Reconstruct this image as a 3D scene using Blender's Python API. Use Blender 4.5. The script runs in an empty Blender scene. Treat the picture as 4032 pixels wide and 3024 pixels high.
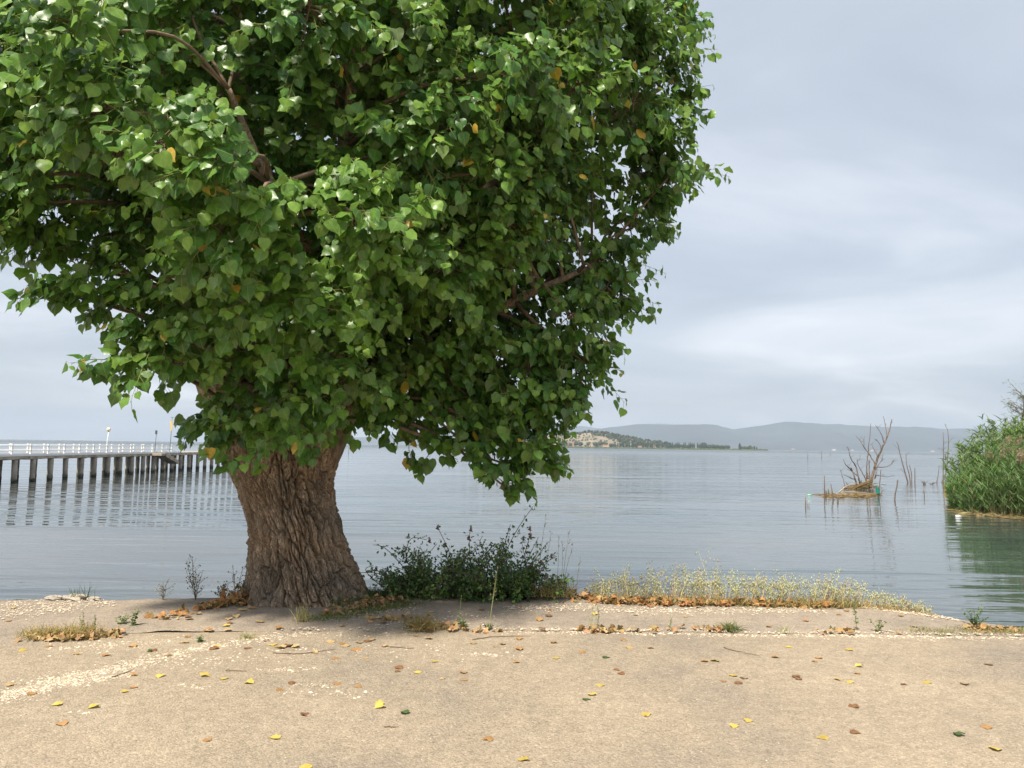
import bpy, math, random
import numpy as np
from mathutils import Matrix, Vector

random.seed(11)
rng = np.random.default_rng(11)
S = bpy.context.scene
C = bpy.context.collection
R = math.radians

# ------------------------------------------------------------------ camera
CAM_Z = 1.65
FPX, CX, CY = 3070.0, 2016.0, 1512.0          # focal length and centre of a 4032 x 3024 frame
PITCH, ROLL = R(4.55), R(0.78)
cam_d = bpy.data.cameras.new('camera')
cam_d.sensor_width = 36.0
cam_d.lens = 36.0 * FPX / 4032.0
cam_d.clip_start = 0.05
cam_d.clip_end = 40000
cam = bpy.data.objects.new('camera', cam_d)
C.objects.link(cam)
FWD = np.array([0, math.cos(PITCH), math.sin(PITCH)])
UP0 = np.array([0, -math.sin(PITCH), math.cos(PITCH)])
RT0 = np.array([1.0, 0, 0])
RT = RT0 * math.cos(ROLL) + UP0 * math.sin(ROLL)
UP = -RT0 * math.sin(ROLL) + UP0 * math.cos(ROLL)
CAM = np.array([0, 0, CAM_Z])
M = Matrix.Identity(4)
for i in range(3):
    M[i][0], M[i][1], M[i][2], M[i][3] = RT[i], UP[i], -FWD[i], CAM[i]
cam.matrix_world = M
S.camera = cam

# ------------------------------------------------------------------ world, sun, exposure
SUN_EL, SUN_AZ = R(55), R(208)                # azimuth of the sun, clockwise from +Y (behind, a little left)
W = bpy.data.worlds.new('World')
S.world = W
W.use_nodes = True
nt = W.node_tree
for n in list(nt.nodes):
    nt.nodes.remove(n)


def N(tree, typ, **kw):
    n = tree.nodes.new(typ)
    for k, v in kw.items():
        if k.startswith('i_'):
            key = k[2:]
            key = int(key) if key.isdigit() else key
            n.inputs[key].default_value = v
        else:
            setattr(n, k, v)
    return n


def ramp(tree, stops, interp='LINEAR'):
    n = tree.nodes.new('ShaderNodeValToRGB')
    cr = n.color_ramp
    cr.interpolation = interp
    while len(cr.elements) < len(stops):
        cr.elements.new(0.5)
    for e, (p, c) in zip(cr.elements, stops):
        e.position = p
        e.color = tuple(c) + (1,) if len(c) == 3 else c
    return n


sky = N(nt, 'ShaderNodeTexSky', sky_type='NISHITA', sun_disc=False, sun_elevation=SUN_EL, sun_rotation=SUN_AZ,
        air_density=1.2, dust_density=2.5, ozone_density=1.5, altitude=250)
tc = N(nt, 'ShaderNodeTexCoord')
sep = N(nt, 'ShaderNodeSeparateXYZ')
nt.links.new(tc.outputs['Generated'], sep.inputs[0])
zadd = N(nt, 'ShaderNodeMath', operation='ADD', i_1=0.22)
nt.links.new(sep.outputs['Z'], zadd.inputs[0])
zmax = N(nt, 'ShaderNodeMath', operation='MAXIMUM', i_1=0.12)
nt.links.new(zadd.outputs[0], zmax.inputs[0])
dx = N(nt, 'ShaderNodeMath', operation='DIVIDE')
dy = N(nt, 'ShaderNodeMath', operation='DIVIDE')
nt.links.new(sep.outputs['X'], dx.inputs[0]); nt.links.new(zmax.outputs[0], dx.inputs[1])
nt.links.new(sep.outputs['Y'], dy.inputs[0]); nt.links.new(zmax.outputs[0], dy.inputs[1])
comb = N(nt, 'ShaderNodeCombineXYZ')
nt.links.new(dx.outputs[0], comb.inputs[0]); nt.links.new(dy.outputs[0], comb.inputs[1])
mp = N(nt, 'ShaderNodeMapping')
mp.inputs['Rotation'].default_value = (0, 0, R(24))
mp.inputs['Location'].default_value = (1.7, 0.35, 0)
mp.inputs['Scale'].default_value = (0.75, 1.05, 1)
nt.links.new(comb.outputs[0], mp.inputs[0])
cn = N(nt, 'ShaderNodeTexNoise', i_Scale=1.0, i_Detail=7.0, i_Roughness=0.5, i_Distortion=0.9)
nt.links.new(mp.outputs[0], cn.inputs['Vector'])
cr = ramp(nt, [(0.30, (0.0,) * 3), (0.73, (1.0,) * 3)])
nt.links.new(cn.outputs['Fac'], cr.inputs[0])
cloud = ramp(nt, [(0.0, (4.0, 4.45, 5.15)), (0.5, (4.95, 5.4, 6.1)), (1.0, (7.6, 7.8, 8.3))])
nt.links.new(cr.outputs[0], cloud.inputs[0])
mixs = N(nt, 'ShaderNodeMixRGB', i_Fac=0.82)
nt.links.new(sky.outputs[0], mixs.inputs['Color1'])
nt.links.new(cloud.outputs[0], mixs.inputs['Color2'])
bg = N(nt, 'ShaderNodeBackground', i_Strength=0.1)
nt.links.new(mixs.outputs[0], bg.inputs['Color'])
wo = N(nt, 'ShaderNodeOutputWorld')
nt.links.new(bg.outputs[0], wo.inputs['Surface'])

sun_d = bpy.data.lights.new('sun', 'SUN')
sun_d.energy = 4.9
sun_d.angle = R(5.0)
sun_d.color = (1.0, 0.93, 0.82)
sun = bpy.data.objects.new('sun', sun_d)
C.objects.link(sun)
sdir = Vector((math.sin(SUN_AZ) * math.cos(SUN_EL), math.cos(SUN_AZ) * math.cos(SUN_EL), math.sin(SUN_EL)))
sun.rotation_euler = sdir.to_track_quat('Z', 'Y').to_euler()
sun.location = (0, -10, 30)

S.view_settings.view_transform = 'Standard'
S.view_settings.look = 'None'
S.view_settings.gamma = 1.0
S.view_settings.use_curve_mapping = False
S.view_settings.exposure = 0.46
S.cycles.use_denoising = True
S.cycles.max_bounces = 6
S.cycles.diffuse_bounces = 2
S.cycles.glossy_bounces = 3
S.cycles.transmission_bounces = 3
S.cycles.transparent_max_bounces = 4
S.cycles.volume_bounces = 0

WATER = -1.05


# ------------------------------------------------------------------ pixel -> place
def ray(px, py):
    return FWD + RT * ((px - CX) / FPX) + UP * ((CY - py) / FPX)


def at(px, py, Y):
    r = ray(px, py)
    return CAM + r * (Y / r[1])


def gz(px, py, z=0.0):
    r = ray(px, py)
    return CAM + r * ((z - CAM_Z) / r[2])


# ------------------------------------------------------------------ numpy gradient noise
_p = np.random.default_rng(3).permutation(256)
_p = np.concatenate([_p, _p, _p])
_g = np.random.default_rng(4).normal(size=(256, 3))
_g /= np.linalg.norm(_g, axis=1)[:, None]


def pn(x, y, z=0.0):
    x, y, z = np.broadcast_arrays(np.asarray(x, float), np.asarray(y, float), np.asarray(z, float))
    xi, yi, zi = np.floor(x).astype(int), np.floor(y).astype(int), np.floor(z).astype(int)
    xf, yf, zf = x - xi, y - yi, z - zi
    u, v, w = [t * t * t * (t * (t * 6 - 15) + 10) for t in (xf, yf, zf)]
    out = 0
    for a in (0, 1):
        for b in (0, 1):
            for c in (0, 1):
                h = _p[(_p[(_p[(xi + a) & 255] + yi + b) & 255] + zi + c) & 255]
                g = _g[h]
                d = g[..., 0] * (xf - a) + g[..., 1] * (yf - b) + g[..., 2] * (zf - c)
                out = out + d * (u if a else 1 - u) * (v if b else 1 - v) * (w if c else 1 - w)
    return out * 1.5


def fbm(x, y, z=0.0, o=4):
    s, a = 0, 1.0
    for k in range(o):
        s = s + a * pn(x * 2 ** k + 17 * k, y * 2 ** k, np.asarray(z) * 2 ** k + 5 * k)
        a *= 0.5
    return s


# ------------------------------------------------------------------ mesh helpers
class Geo:
    def __init__(s):
        s.V, s.T, s.Q, s.C, s.U, s.n = [], [], [], [], [], 0

    def add(s, V, T=None, Q=None, col=None, uv=None):
        V = np.asarray(V, float).reshape(-1, 3)
        m = len(V)
        s.V.append(V)
        if T is not None and len(T):
            s.T.append(np.asarray(T, int).reshape(-1, 3) + s.n)
        if Q is not None and len(Q):
            s.Q.append(np.asarray(Q, int).reshape(-1, 4) + s.n)
        c = np.zeros((m, 4)); c[:, 3] = 1
        if col is not None:
            c[:, :3] = np.asarray(col, float)
        s.C.append(c)
        u = np.full((m, 3), 9.0)
        if uv is not None:
            u[:, :2] = np.asarray(uv, float)
        s.U.append(u)
        s.n += m
        return s

    def mesh(s, name, mat, smooth=True, shift=None):
        V = np.concatenate(s.V)
        if shift is not None:
            V = V - np.asarray(shift)
        me = bpy.data.meshes.new(name)
        T = np.concatenate(s.T) if s.T else np.zeros((0, 3), int)
        Q = np.concatenate(s.Q) if s.Q else np.zeros((0, 4), int)
        me.vertices.add(len(V))
        me.vertices.foreach_set('co', V.astype(np.float32).ravel())
        nl = T.size + Q.size
        me.loops.add(nl)
        me.loops.foreach_set('vertex_index', np.concatenate([T.ravel(), Q.ravel()]).astype(np.int32))
        nf = len(T) + len(Q)
        me.polygons.add(nf)
        st = np.concatenate([np.arange(len(T)) * 3, T.size + np.arange(len(Q)) * 4]).astype(np.int32)
        me.polygons.foreach_set('loop_start', st)
        me.update(calc_edges=True)
        me.polygons.foreach_set('use_smooth', np.full(nf, smooth, dtype=bool))
        a = me.attributes.new('tint', 'FLOAT_COLOR', 'POINT')
        a.data.foreach_set('color', np.concatenate(s.C).astype(np.float32).ravel())
        b = me.attributes.new('leaf_uv', 'FLOAT_VECTOR', 'POINT')
        b.data.foreach_set('vector', np.concatenate(s.U).astype(np.float32).ravel())
        if mat is not None:
            me.materials.append(mat)
        return me

    def obj(s, name, mat, parent=None, smooth=True, loc=None):
        me = s.mesh(name, mat, smooth, loc)
        o = bpy.data.objects.new(name, me)
        C.objects.link(o)
        if loc is not None:
            o.location = tuple(float(v) for v in loc)
        if parent is not None:
            setp(o, parent)
        return o


def wloc(o):
    v = Vector(o.location)
    if o.parent:
        v = v + wloc(o.parent) + o.matrix_parent_inverse.translation
    return v


def setp(o, p):
    o.parent = p
    o.matrix_parent_inverse = Matrix.Translation(-wloc(p))


def tag(o, label=None, cat=None, group=None, kind=None):
    if label: o['label'] = label
    if cat: o['category'] = cat
    if group: o['group'] = group
    if kind: o['kind'] = kind
    return o


def thing(name, loc, label, cat, group=None):
    o = bpy.data.objects.new(name, None)
    o.empty_display_size = 0.1
    o.location = tuple(float(v) for v in loc)
    C.objects.link(o)
    return tag(o, label, cat, group)


def frames(P):
    P = np.asarray(P, float)
    t = np.gradient(P, axis=0)
    t /= np.linalg.norm(t, axis=1)[:, None] + 1e-12
    ref = np.array([0.0, 0, 1]) if abs(t[0, 2]) < 0.9 else np.array([1.0, 0, 0])
    n = np.cross(t[0], ref); n /= np.linalg.norm(n)
    ns = []
    for k in range(len(P)):
        n = n - t[k] * np.dot(n, t[k])
        n /= np.linalg.norm(n) + 1e-12
        ns.append(n)
    ns = np.array(ns)
    return t, ns, np.cross(t, ns)


def tube(G, P, rad, sides=6, col=None, cap=True, disp=None):
    P = np.asarray(P, float)
    rad = np.broadcast_to(np.asarray(rad, float), (len(P),))
    t, a, b = frames(P)
    th = np.arange(sides) * 2 * math.pi / sides
    rr = rad[:, None] * np.ones((1, sides))
    if disp is not None:
        rr = rr + disp(th)
    V = P[:, None, :] + rr[..., None] * (np.cos(th)[None, :, None] * a[:, None, :] + np.sin(th)[None, :, None] * b[:, None, :])
    V = V.reshape(-1, 3)
    k = np.arange(len(P) - 1)[:, None] * sides
    j = np.arange(sides)[None, :]
    j2 = (j + 1) % sides
    Q = np.stack([k + j, k + j2, k + sides + j2, k + sides + j], -1).reshape(-1, 4)
    T = None
    if cap:
        m = len(V)
        V = np.concatenate([V, P[:1], P[-1:]])
        jj = np.arange(sides); jn = (jj + 1) % sides
        e = (len(P) - 1) * sides
        T = np.concatenate([np.stack([np.full(sides, m), jn, jj], 1), np.stack([np.full(sides, m + 1), e + jj, e + jn], 1)])
    G.add(V, T, Q, col)


def smooth_path(P, n):
    P = np.asarray(P, float)
    d = np.concatenate([[0], np.cumsum(np.linalg.norm(np.diff(P, axis=0)[:, :3], axis=1))])
    u = np.linspace(0, d[-1], n)
    # Catmull-Rom by per-axis cubic Hermite
    m = np.gradient(P, d, axis=0)
    i = np.clip(np.searchsorted(d, u, side='right') - 1, 0, len(d) - 2)
    h = (d[i + 1] - d[i]); s = ((u - d[i]) / h)[:, None]; h = h[:, None]
    return ((2 * s ** 3 - 3 * s ** 2 + 1) * P[i] + (s ** 3 - 2 * s ** 2 + s) * h * m[i]
            + (-2 * s ** 3 + 3 * s ** 2) * P[i + 1] + (s ** 3 - s ** 2) * h * m[i + 1])


def box(G, lo, hi, col=None, rotz=0.0, c=None):
    lo, hi = np.asarray(lo, float), np.asarray(hi, float)
    V = np.array([[x, y, z] for z in (lo[2], hi[2]) for y in (lo[1], hi[1]) for x in (lo[0], hi[0])])
    if rotz:
        o = (lo + hi) / 2 if c is None else np.asarray(c, float)
        cs, sn = math.cos(rotz), math.sin(rotz)
        d = V - o
        V = np.stack([d[:, 0] * cs - d[:, 1] * sn, d[:, 0] * sn + d[:, 1] * cs, d[:, 2]], 1) + o
    Q = [[0, 2, 3, 1], [4, 5, 7, 6], [0, 1, 5, 4], [2, 6, 7, 3], [0, 4, 6, 2], [1, 3, 7, 5]]
    G.add(V, None, Q, col)


def norm(v):
    return v / (np.linalg.norm(v, axis=-1, keepdims=True) + 1e-12)


def inst(G, tv, tT, pos, X, Y, Z, size, col, uv=None):
    """copies of a small template (tv in local x, y, z) at many places"""
    n, m = len(pos), len(tv)
    size = np.broadcast_to(np.asarray(size, float), (n,))
    tv = np.broadcast_to(tv, (n, m, 3)) if np.ndim(tv) == 2 else tv
    V = pos[:, None, :] + size[:, None, None] * (tv[..., 0:1] * X[:, None, :] + tv[..., 1:2] * Y[:, None, :] + tv[..., 2:3] * Z[:, None, :])
    T = (np.asarray(tT)[None] + (np.arange(n) * m)[:, None, None]).reshape(-1, 3)
    col = np.asarray(col, float)
    if col.ndim == 1:
        col = np.tile(col, (n, 1))
    cc = np.repeat(col, m, axis=0)
    uu = np.tile(uv, (n, 1)) if uv is not None else None
    G.add(V.reshape(-1, 3), T, None, cc, uu)


def ribbons(G, base, d, length, width, droop, col, seg=4, tipcol=None):
    """thin grass blades: base (n,3), start direction d (n,3), bending down by droop"""
    n = len(base)
    length = np.broadcast_to(np.asarray(length, float), (n,)); width = np.broadcast_to(np.asarray(width, float), (n,))
    droop = np.broadcast_to(np.asarray(droop, float), (n,))
    t = np.linspace(0, 1, seg + 1)
    P = base[:, None] + d[:, None] * (length[:, None] * t)[..., None]
    hor = d.copy(); hor[:, 2] = 0
    P = P + hor[:, None] * (droop * length * 0.5)[:, None, None] * (t ** 2)[None, :, None]
    P[..., 2] -= (droop * length)[:, None] * t ** 2 * 0.8
    side = norm(np.cross(d, rng.normal(size=(n, 3))))
    wv = width[:, None] * (1 - t ** 1.6)[None] * 0.5 + 0.0004
    A = P + side[:, None] * wv[..., None]
    B = P - side[:, None] * wv[..., None]
    V = np.stack([A, B], 2).reshape(n, -1, 3)
    k = np.arange(seg) * 2
    q = np.stack([k, k + 1, k + 3, k + 2], 1)
    Q = (q[None] + (np.arange(n) * 2 * (seg + 1))[:, None, None]).reshape(-1, 4)
    col = np.asarray(col, float)
    if col.ndim == 1:
        col = np.tile(col, (n, 1))
    G.add(V.reshape(-1, 3), None, Q, np.repeat(col, 2 * (seg + 1), axis=0))


def jit(col, n, s=0.2):
    c = np.tile(np.asarray(col, float), (n, 1))
    return c * (1 + rng.normal(0, s, (n, 1))).clip(0.4, 1.8) * (1 + rng.normal(0, s * 0.3, (n, 3)))


# ------------------------------------------------------------------ materials
def mat(name):
    m = bpy.data.materials.new(name)
    m.use_nodes = True
    t = m.node_tree
    p = t.nodes['Principled BSDF']
    return m, t, p


def L(t, a, b):
    t.links.new(a, b)


def coords(t, scale=(1, 1, 1), src='Object'):
    c = N(t, 'ShaderNodeTexCoord')
    g = N(t, 'ShaderNodeNewGeometry')
    m = N(t, 'ShaderNodeMapping')
    m.inputs['Scale'].default_value = scale
    L(t, g.outputs['Position'] if src == 'World' else c.outputs['Object'], m.inputs[0])
    return m.outputs[0]


def mix(t, a, b, f, blend='MIX'):
    n = N(t, 'ShaderNodeMixRGB', blend_type=blend)
    for s, v in (('Color1', a), ('Color2', b)):
        if hasattr(v, 'links'):
            L(t, v, n.inputs[s])
        else:
            n.inputs[s].default_value = tuple(v) + (1,)
    if hasattr(f, 'links'):
        L(t, f, n.inputs['Fac'])
    else:
        n.inputs['Fac'].default_value = f
    return n.outputs[0]


def bump(t, p, h, strength=0.5, dist=0.01):
    b = N(t, 'ShaderNodeBump', i_Strength=strength, i_Distance=dist)
    L(t, h, b.inputs['Height'])
    L(t, b.outputs[0], p.inputs['Normal'])
    return b


def tint_attr(t):
    a = N(t, 'ShaderNodeAttribute', attribute_name='tint')
    return a.outputs['Color']


def leaf_material(name, rough=0.36, trans=0.32, veins=True, spec=0.5):
    m, t, p = mat(name)
    c = tint_attr(t)
    nz = N(t, 'ShaderNodeTexNoise', i_Scale=28.0, i_Detail=3.0)
    L(t, coords(t, src='World'), nz.inputs['Vector'])
    r = ramp(t, [(0.3, (0.78,) * 3), (0.75, (1.2,) * 3)])
    L(t, nz.outputs['Fac'], r.inputs[0])
    c = mix(t, c, r.outputs[0], 1.0, 'MULTIPLY')
    if veins:
        u = N(t, 'ShaderNodeAttribute', attribute_name='leaf_uv')
        sx = N(t, 'ShaderNodeSeparateXYZ')
        L(t, u.outputs['Vector'], sx.inputs[0])
        ab = N(t, 'ShaderNodeMath', operation='ABSOLUTE')
        L(t, sx.outputs['X'], ab.inputs[0])
        lt = N(t, 'ShaderNodeMath', operation='LESS_THAN', i_1=0.022)
        L(t, ab.outputs[0], lt.inputs[0])
        # side veins run obliquely from the midrib
        ma = N(t, 'ShaderNodeMath', operation='MULTIPLY_ADD', i_1=-0.62)
        L(t, ab.outputs[0], ma.inputs[0]); L(t, sx.outputs['Y'], ma.inputs[2])
        ml = N(t, 'ShaderNodeMath', operation='MULTIPLY', i_1=5.5)
        L(t, ma.outputs[0], ml.inputs[0])
        fr = N(t, 'ShaderNodeMath', operation='FRACT')
        L(t, ml.outputs[0], fr.inputs[0])
        l2 = N(t, 'ShaderNodeMath', operation='LESS_THAN', i_1=0.09)
        L(t, fr.outputs[0], l2.inputs[0])
        l3 = N(t, 'ShaderNodeMath', operation='MULTIPLY', i_1=0.4)
        L(t, l2.outputs[0], l3.inputs[0])
        mx = N(t, 'ShaderNodeMath', operation='MAXIMUM')
        L(t, lt.outputs[0], mx.inputs[0]); L(t, l3.outputs[0], mx.inputs[1])
        c = mix(t, c, mix(t, c, (0.30, 0.36, 0.10), 0.55), mx.outputs[0])
    gb = N(t, 'ShaderNodeNewGeometry')          # the underside of a leaf is paler
    c = mix(t, c, mix(t, c, (0.22, 0.26, 0.15), 0.35), gb.outputs['Backfacing'])
    L(t, c, p.inputs['Base Color'])
    p.inputs['Roughness'].default_value = rough
    p.inputs['Specular IOR Level'].default_value = spec
    tr = N(t, 'ShaderNodeBsdfTranslucent')
    L(t, mix(t, c, (1.12, 1.3, 0.5), 1.0, 'MULTIPLY'), tr.inputs['Color'])
    ms = N(t, 'ShaderNodeMixShader', i_Fac=trans)
    L(t, p.outputs[0], ms.inputs[1]); L(t, tr.outputs[0], ms.inputs[2])
    L(t, ms.outputs[0], t.nodes['Material Output'].inputs['Surface'])
    return m


def plain(name, col, rough=0.7, var=0.25, scale=6.0, bmp=0.0, bscale=60.0, spec=0.3, tint=False):
    m, t, p = mat(name)
    nz = N(t, 'ShaderNodeTexNoise', i_Scale=scale, i_Detail=6.0, i_Roughness=0.65)
    L(t, coords(t, src='World'), nz.inputs['Vector'])
    r = ramp(t, [(0.28, (1 - var,) * 3), (0.72, (1 + var,) * 3)])
    L(t, nz.outputs['Fac'], r.inputs[0])
    L(t, mix(t, tint_attr(t) if tint else col, r.outputs[0], 1.0, 'MULTIPLY'), p.inputs['Base Color'])
    p.inputs['Roughness'].default_value = rough
    p.inputs['Specular IOR Level'].default_value = spec
    if bmp:
        n2 = N(t, 'ShaderNodeTexNoise', i_Scale=bscale, i_Detail=5.0)
        L(t, coords(t, src='World'), n2.inputs['Vector'])
        bump(t, p, n2.outputs['Fac'], bmp, 0.01)
    return m


M_leaf = leaf_material('poplar_leaf', 0.36, 0.33)
M_bramble = leaf_material('bramble_leaf', 0.45, 0.22, veins=False)
M_grass = leaf_material('grass_blade', 0.6, 0.25, veins=False, spec=0.25)
M_reed = leaf_material('reed_blade', 0.5, 0.22, veins=False, spec=0.3)
M_dead = leaf_material('dead_leaf', 0.75, 0.12, veins=True, spec=0.2)
M_far = plain('far_foliage', (0, 0, 0), 0.9, 0.3, 0.15, tint=True, spec=0.05)


def asphalt(name, base, dust, dark, specks):
    m, t, p = mat(name)
    w = coords(t, src='World')
    big = N(t, 'ShaderNodeTexNoise', i_Scale=0.55, i_Detail=8.0, i_Roughness=0.62)
    L(t, w, big.inputs['Vector'])
    r1 = ramp(t, [(0.34, dark), (0.5, base), (0.68, dust)])
    L(t, big.outputs['Fac'], r1.inputs[0])
    mid = N(t, 'ShaderNodeTexNoise', i_Scale=9.0, i_Detail=6.0, i_Roughness=0.7)
    L(t, w, mid.inputs['Vector'])
    r2 = ramp(t, [(0.25, (0.8,) * 3), (0.75, (1.17,) * 3)])
    L(t, mid.outputs['Fac'], r2.inputs[0])
    c = mix(t, r1.outputs[0], r2.outputs[0], 1.0, 'MULTIPLY')
    # stone chippings of the surface, each with its own shade
    vo = N(t, 'ShaderNodeTexVoronoi', i_Scale=85.0)
    L(t, w, vo.inputs['Vector'])
    sepc = N(t, 'ShaderNodeSeparateColor')
    L(t, vo.outputs['Color'], sepc.inputs[0])
    r3 = ramp(t, [(0.0, (0.42,) * 3), (0.18, (0.78,) * 3), (0.72, (1.05,) * 3), (0.9, (1.25,) * 3), (1.0, (1.5,) * 3)])
    L(t, sepc.outputs[0], r3.inputs[0])
    c = mix(t, c, mix(t, c, r3.outputs[0], 1.0, 'MULTIPLY'), 0.5)
    fine = N(t, 'ShaderNodeTexVoronoi', i_Scale=230.0)
    L(t, w, fine.inputs['Vector'])
    sf = N(t, 'ShaderNodeSeparateColor')
    L(t, fine.outputs['Color'], sf.inputs[0])
    r5 = ramp(t, [(0.0, (0.5,) * 3), (0.3, (0.9,) * 3), (1.0, (1.3,) * 3)])
    L(t, sf.outputs[0], r5.inputs[0])
    c = mix(t, c, mix(t, c, r5.outputs[0], 1.0, 'MULTIPLY'), 0.5)
    # pale grit ground into the surface
    gr = N(t, 'ShaderNodeTexNoise', i_Scale=60.0, i_Detail=3.0, i_Roughness=0.8)
    L(t, w, gr.inputs['Vector'])
    gm = N(t, 'ShaderNodeTexNoise', i_Scale=1.7, i_Detail=6.0, i_Roughness=0.7)
    L(t, w, gm.inputs['Vector'])
    ad = N(t, 'ShaderNodeMath', operation='ADD')
    L(t, gr.outputs['Fac'], ad.inputs[0]); L(t, gm.outputs['Fac'], ad.inputs[1])
    r4 = ramp(t, [(1.17 / 2, (0,) * 3), (1.30 / 2, (1,) * 3)])
    hf = N(t, 'ShaderNodeMath', operation='MULTIPLY', i_1=0.5)
    L(t, ad.outputs[0], hf.inputs[0]); L(t, hf.outputs[0], r4.inputs[0])
    f = N(t, 'ShaderNodeMath', operation='MULTIPLY', i_1=specks)
    L(t, r4.outputs[0], f.inputs[0])
    c = mix(t, c, (0.62, 0.54, 0.42), f.outputs[0])
    L(t, c, p.inputs['Base Color'])
    p.inputs['Roughness'].default_value = 0.92
    p.inputs['Specular IOR Level'].default_value = 0.2
    hs = N(t, 'ShaderNodeMath', operation='MULTIPLY_ADD', i_1=-1.2)
    L(t, vo.outputs['Distance'], hs.inputs[0]); L(t, mid.outputs['Fac'], hs.inputs[2])
    bump(t, p, hs.outputs[0], 0.5, 0.006)
    return m


M_road = asphalt('pale_asphalt', (0.35, 0.282, 0.200), (0.40, 0.322, 0.226), (0.275, 0.228, 0.172), 0.3)
M_apron = asphalt('old_pavement', (0.33, 0.27, 0.205), (0.40, 0.32, 0.235), (0.25, 0.207, 0.16), 0.6)
M_earth = plain('bank_earth', (0.24, 0.18, 0.11), 0.95, 0.4, 3.0, 0.8, 25.0)
M_chip = plain('pale_chippings', (0, 0, 0), 0.9, 0.15, 20.0, tint=True)
M_concrete = plain('pier_concrete', (0.42, 0.35, 0.27), 0.9, 0.45, 1.6, 0.4, 20.0)
M_pile = plain('pile_concrete', (0.37, 0.325, 0.26), 0.9, 0.4, 2.2, 0.4, 20.0)
M_white = plain('white_paint', (0.80, 0.80, 0.78), 0.5, 0.06, 3.0)
M_grey = plain('grey_paint', (0.10, 0.10, 0.11), 0.6, 0.2, 3.0)
M_yellow = plain('yellow_board', (0.62, 0.45, 0.16), 0.6, 0.15, 3.0)
M_globe = plain('lamp_globe', (0.78, 0.68, 0.45), 0.25, 0.05, 3.0, spec=0.5)
M_wood = plain('dead_wood', (0.17, 0.13, 0.10), 0.9, 0.35, 4.0, 0.4, 30.0)
M_wood2 = plain('bleached_wood', (0.36, 0.30, 0.22), 0.9, 0.35, 4.0, 0.4, 30.0)
M_debris = plain('wet_reed_debris', (0.22, 0.15, 0.06), 0.9, 0.4, 5.0, 0.5, 30.0)
M_tube = plain('green_plastic', (0.015, 0.22, 0.16), 0.4, 0.1, 3.0, spec=0.5)
M_stone = plain('pale_stone', (0.40, 0.35, 0.28), 0.9, 0.25, 8.0, 0.6, 40.0)
M_bough = plain('young_bark', (0.20, 0.145, 0.095), 0.9, 0.4, 12.0, 0.6, 50.0)
M_shoot = plain('green_shoot', (0.22, 0.24, 0.07), 0.6, 0.25, 12.0)
M_houses = plain('far_house_wall', (0, 0, 0), 0.9, 0.1, 0.1, tint=True)


def bark_material():
    m, t, p = mat('furrowed_bark')
    w = coords(t, (1, 1, 0.22), src='World')
    a = N(t, 'ShaderNodeTexNoise', i_Scale=16.0, i_Detail=8.0, i_Roughness=0.7)
    L(t, w, a.inputs['Vector'])
    r = ramp(t, [(0.28, (0.19, 0.140, 0.092)), (0.46, (0.38, 0.292, 0.206)), (0.62, (0.51, 0.410, 0.305)), (0.8, (0.60, 0.52, 0.42))])
    L(t, a.outputs['Fac'], r.inputs[0])
    b = N(t, 'ShaderNodeTexNoise', i_Scale=2.2, i_Detail=4.0)
    L(t, coords(t, src='World'), b.inputs['Vector'])
    r2 = ramp(t, [(0.36, (0.66, 0.68, 0.70)), (0.5, (0.98, 0.96, 0.94)), (0.64, (1.15, 1.06, 0.98))])
    L(t, b.outputs['Fac'], r2.inputs[0])
    L(t, mix(t, r.outputs[0], r2.outputs[0], 1.0, 'MULTIPLY'), p.inputs['Base Color'])
    p.inputs['Roughness'].default_value = 0.95
    p.inputs['Specular IOR Level'].default_value = 0.15
    c = N(t, 'ShaderNodeTexNoise', i_Scale=55.0, i_Detail=7.0, i_Roughness=0.7)
    L(t, coords(t, (1, 1, 0.4), src='World'), c.inputs['Vector'])
    vo = N(t, 'ShaderNodeTexVoronoi', i_Scale=38.0, feature='DISTANCE_TO_EDGE')
    nzw = N(t, 'ShaderNodeTexNoise', i_Scale=9.0, i_Detail=4.0)
    L(t, coords(t, src='World'), nzw.inputs['Vector'])
    wv = mix(t, coords(t, (1, 1, 0.25), src='World'), nzw.outputs['Color'], 0.12, 'ADD')
    L(t, wv, vo.inputs['Vector'])
    rv = ramp(t, [(0.0, (0,) * 3), (0.12, (1,) * 3)])
    L(t, vo.outputs['Distance'], rv.inputs[0])
    hh_ = N(t, 'ShaderNodeMath', operation='MULTIPLY_ADD', i_1=0.45)
    L(t, rv.outputs[0], hh_.inputs[0]); L(t, c.outputs['Fac'], hh_.inputs[2])
    bump(t, p, hh_.outputs[0], 1.0, 0.022)
    return m


M_bark = bark_material()


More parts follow.
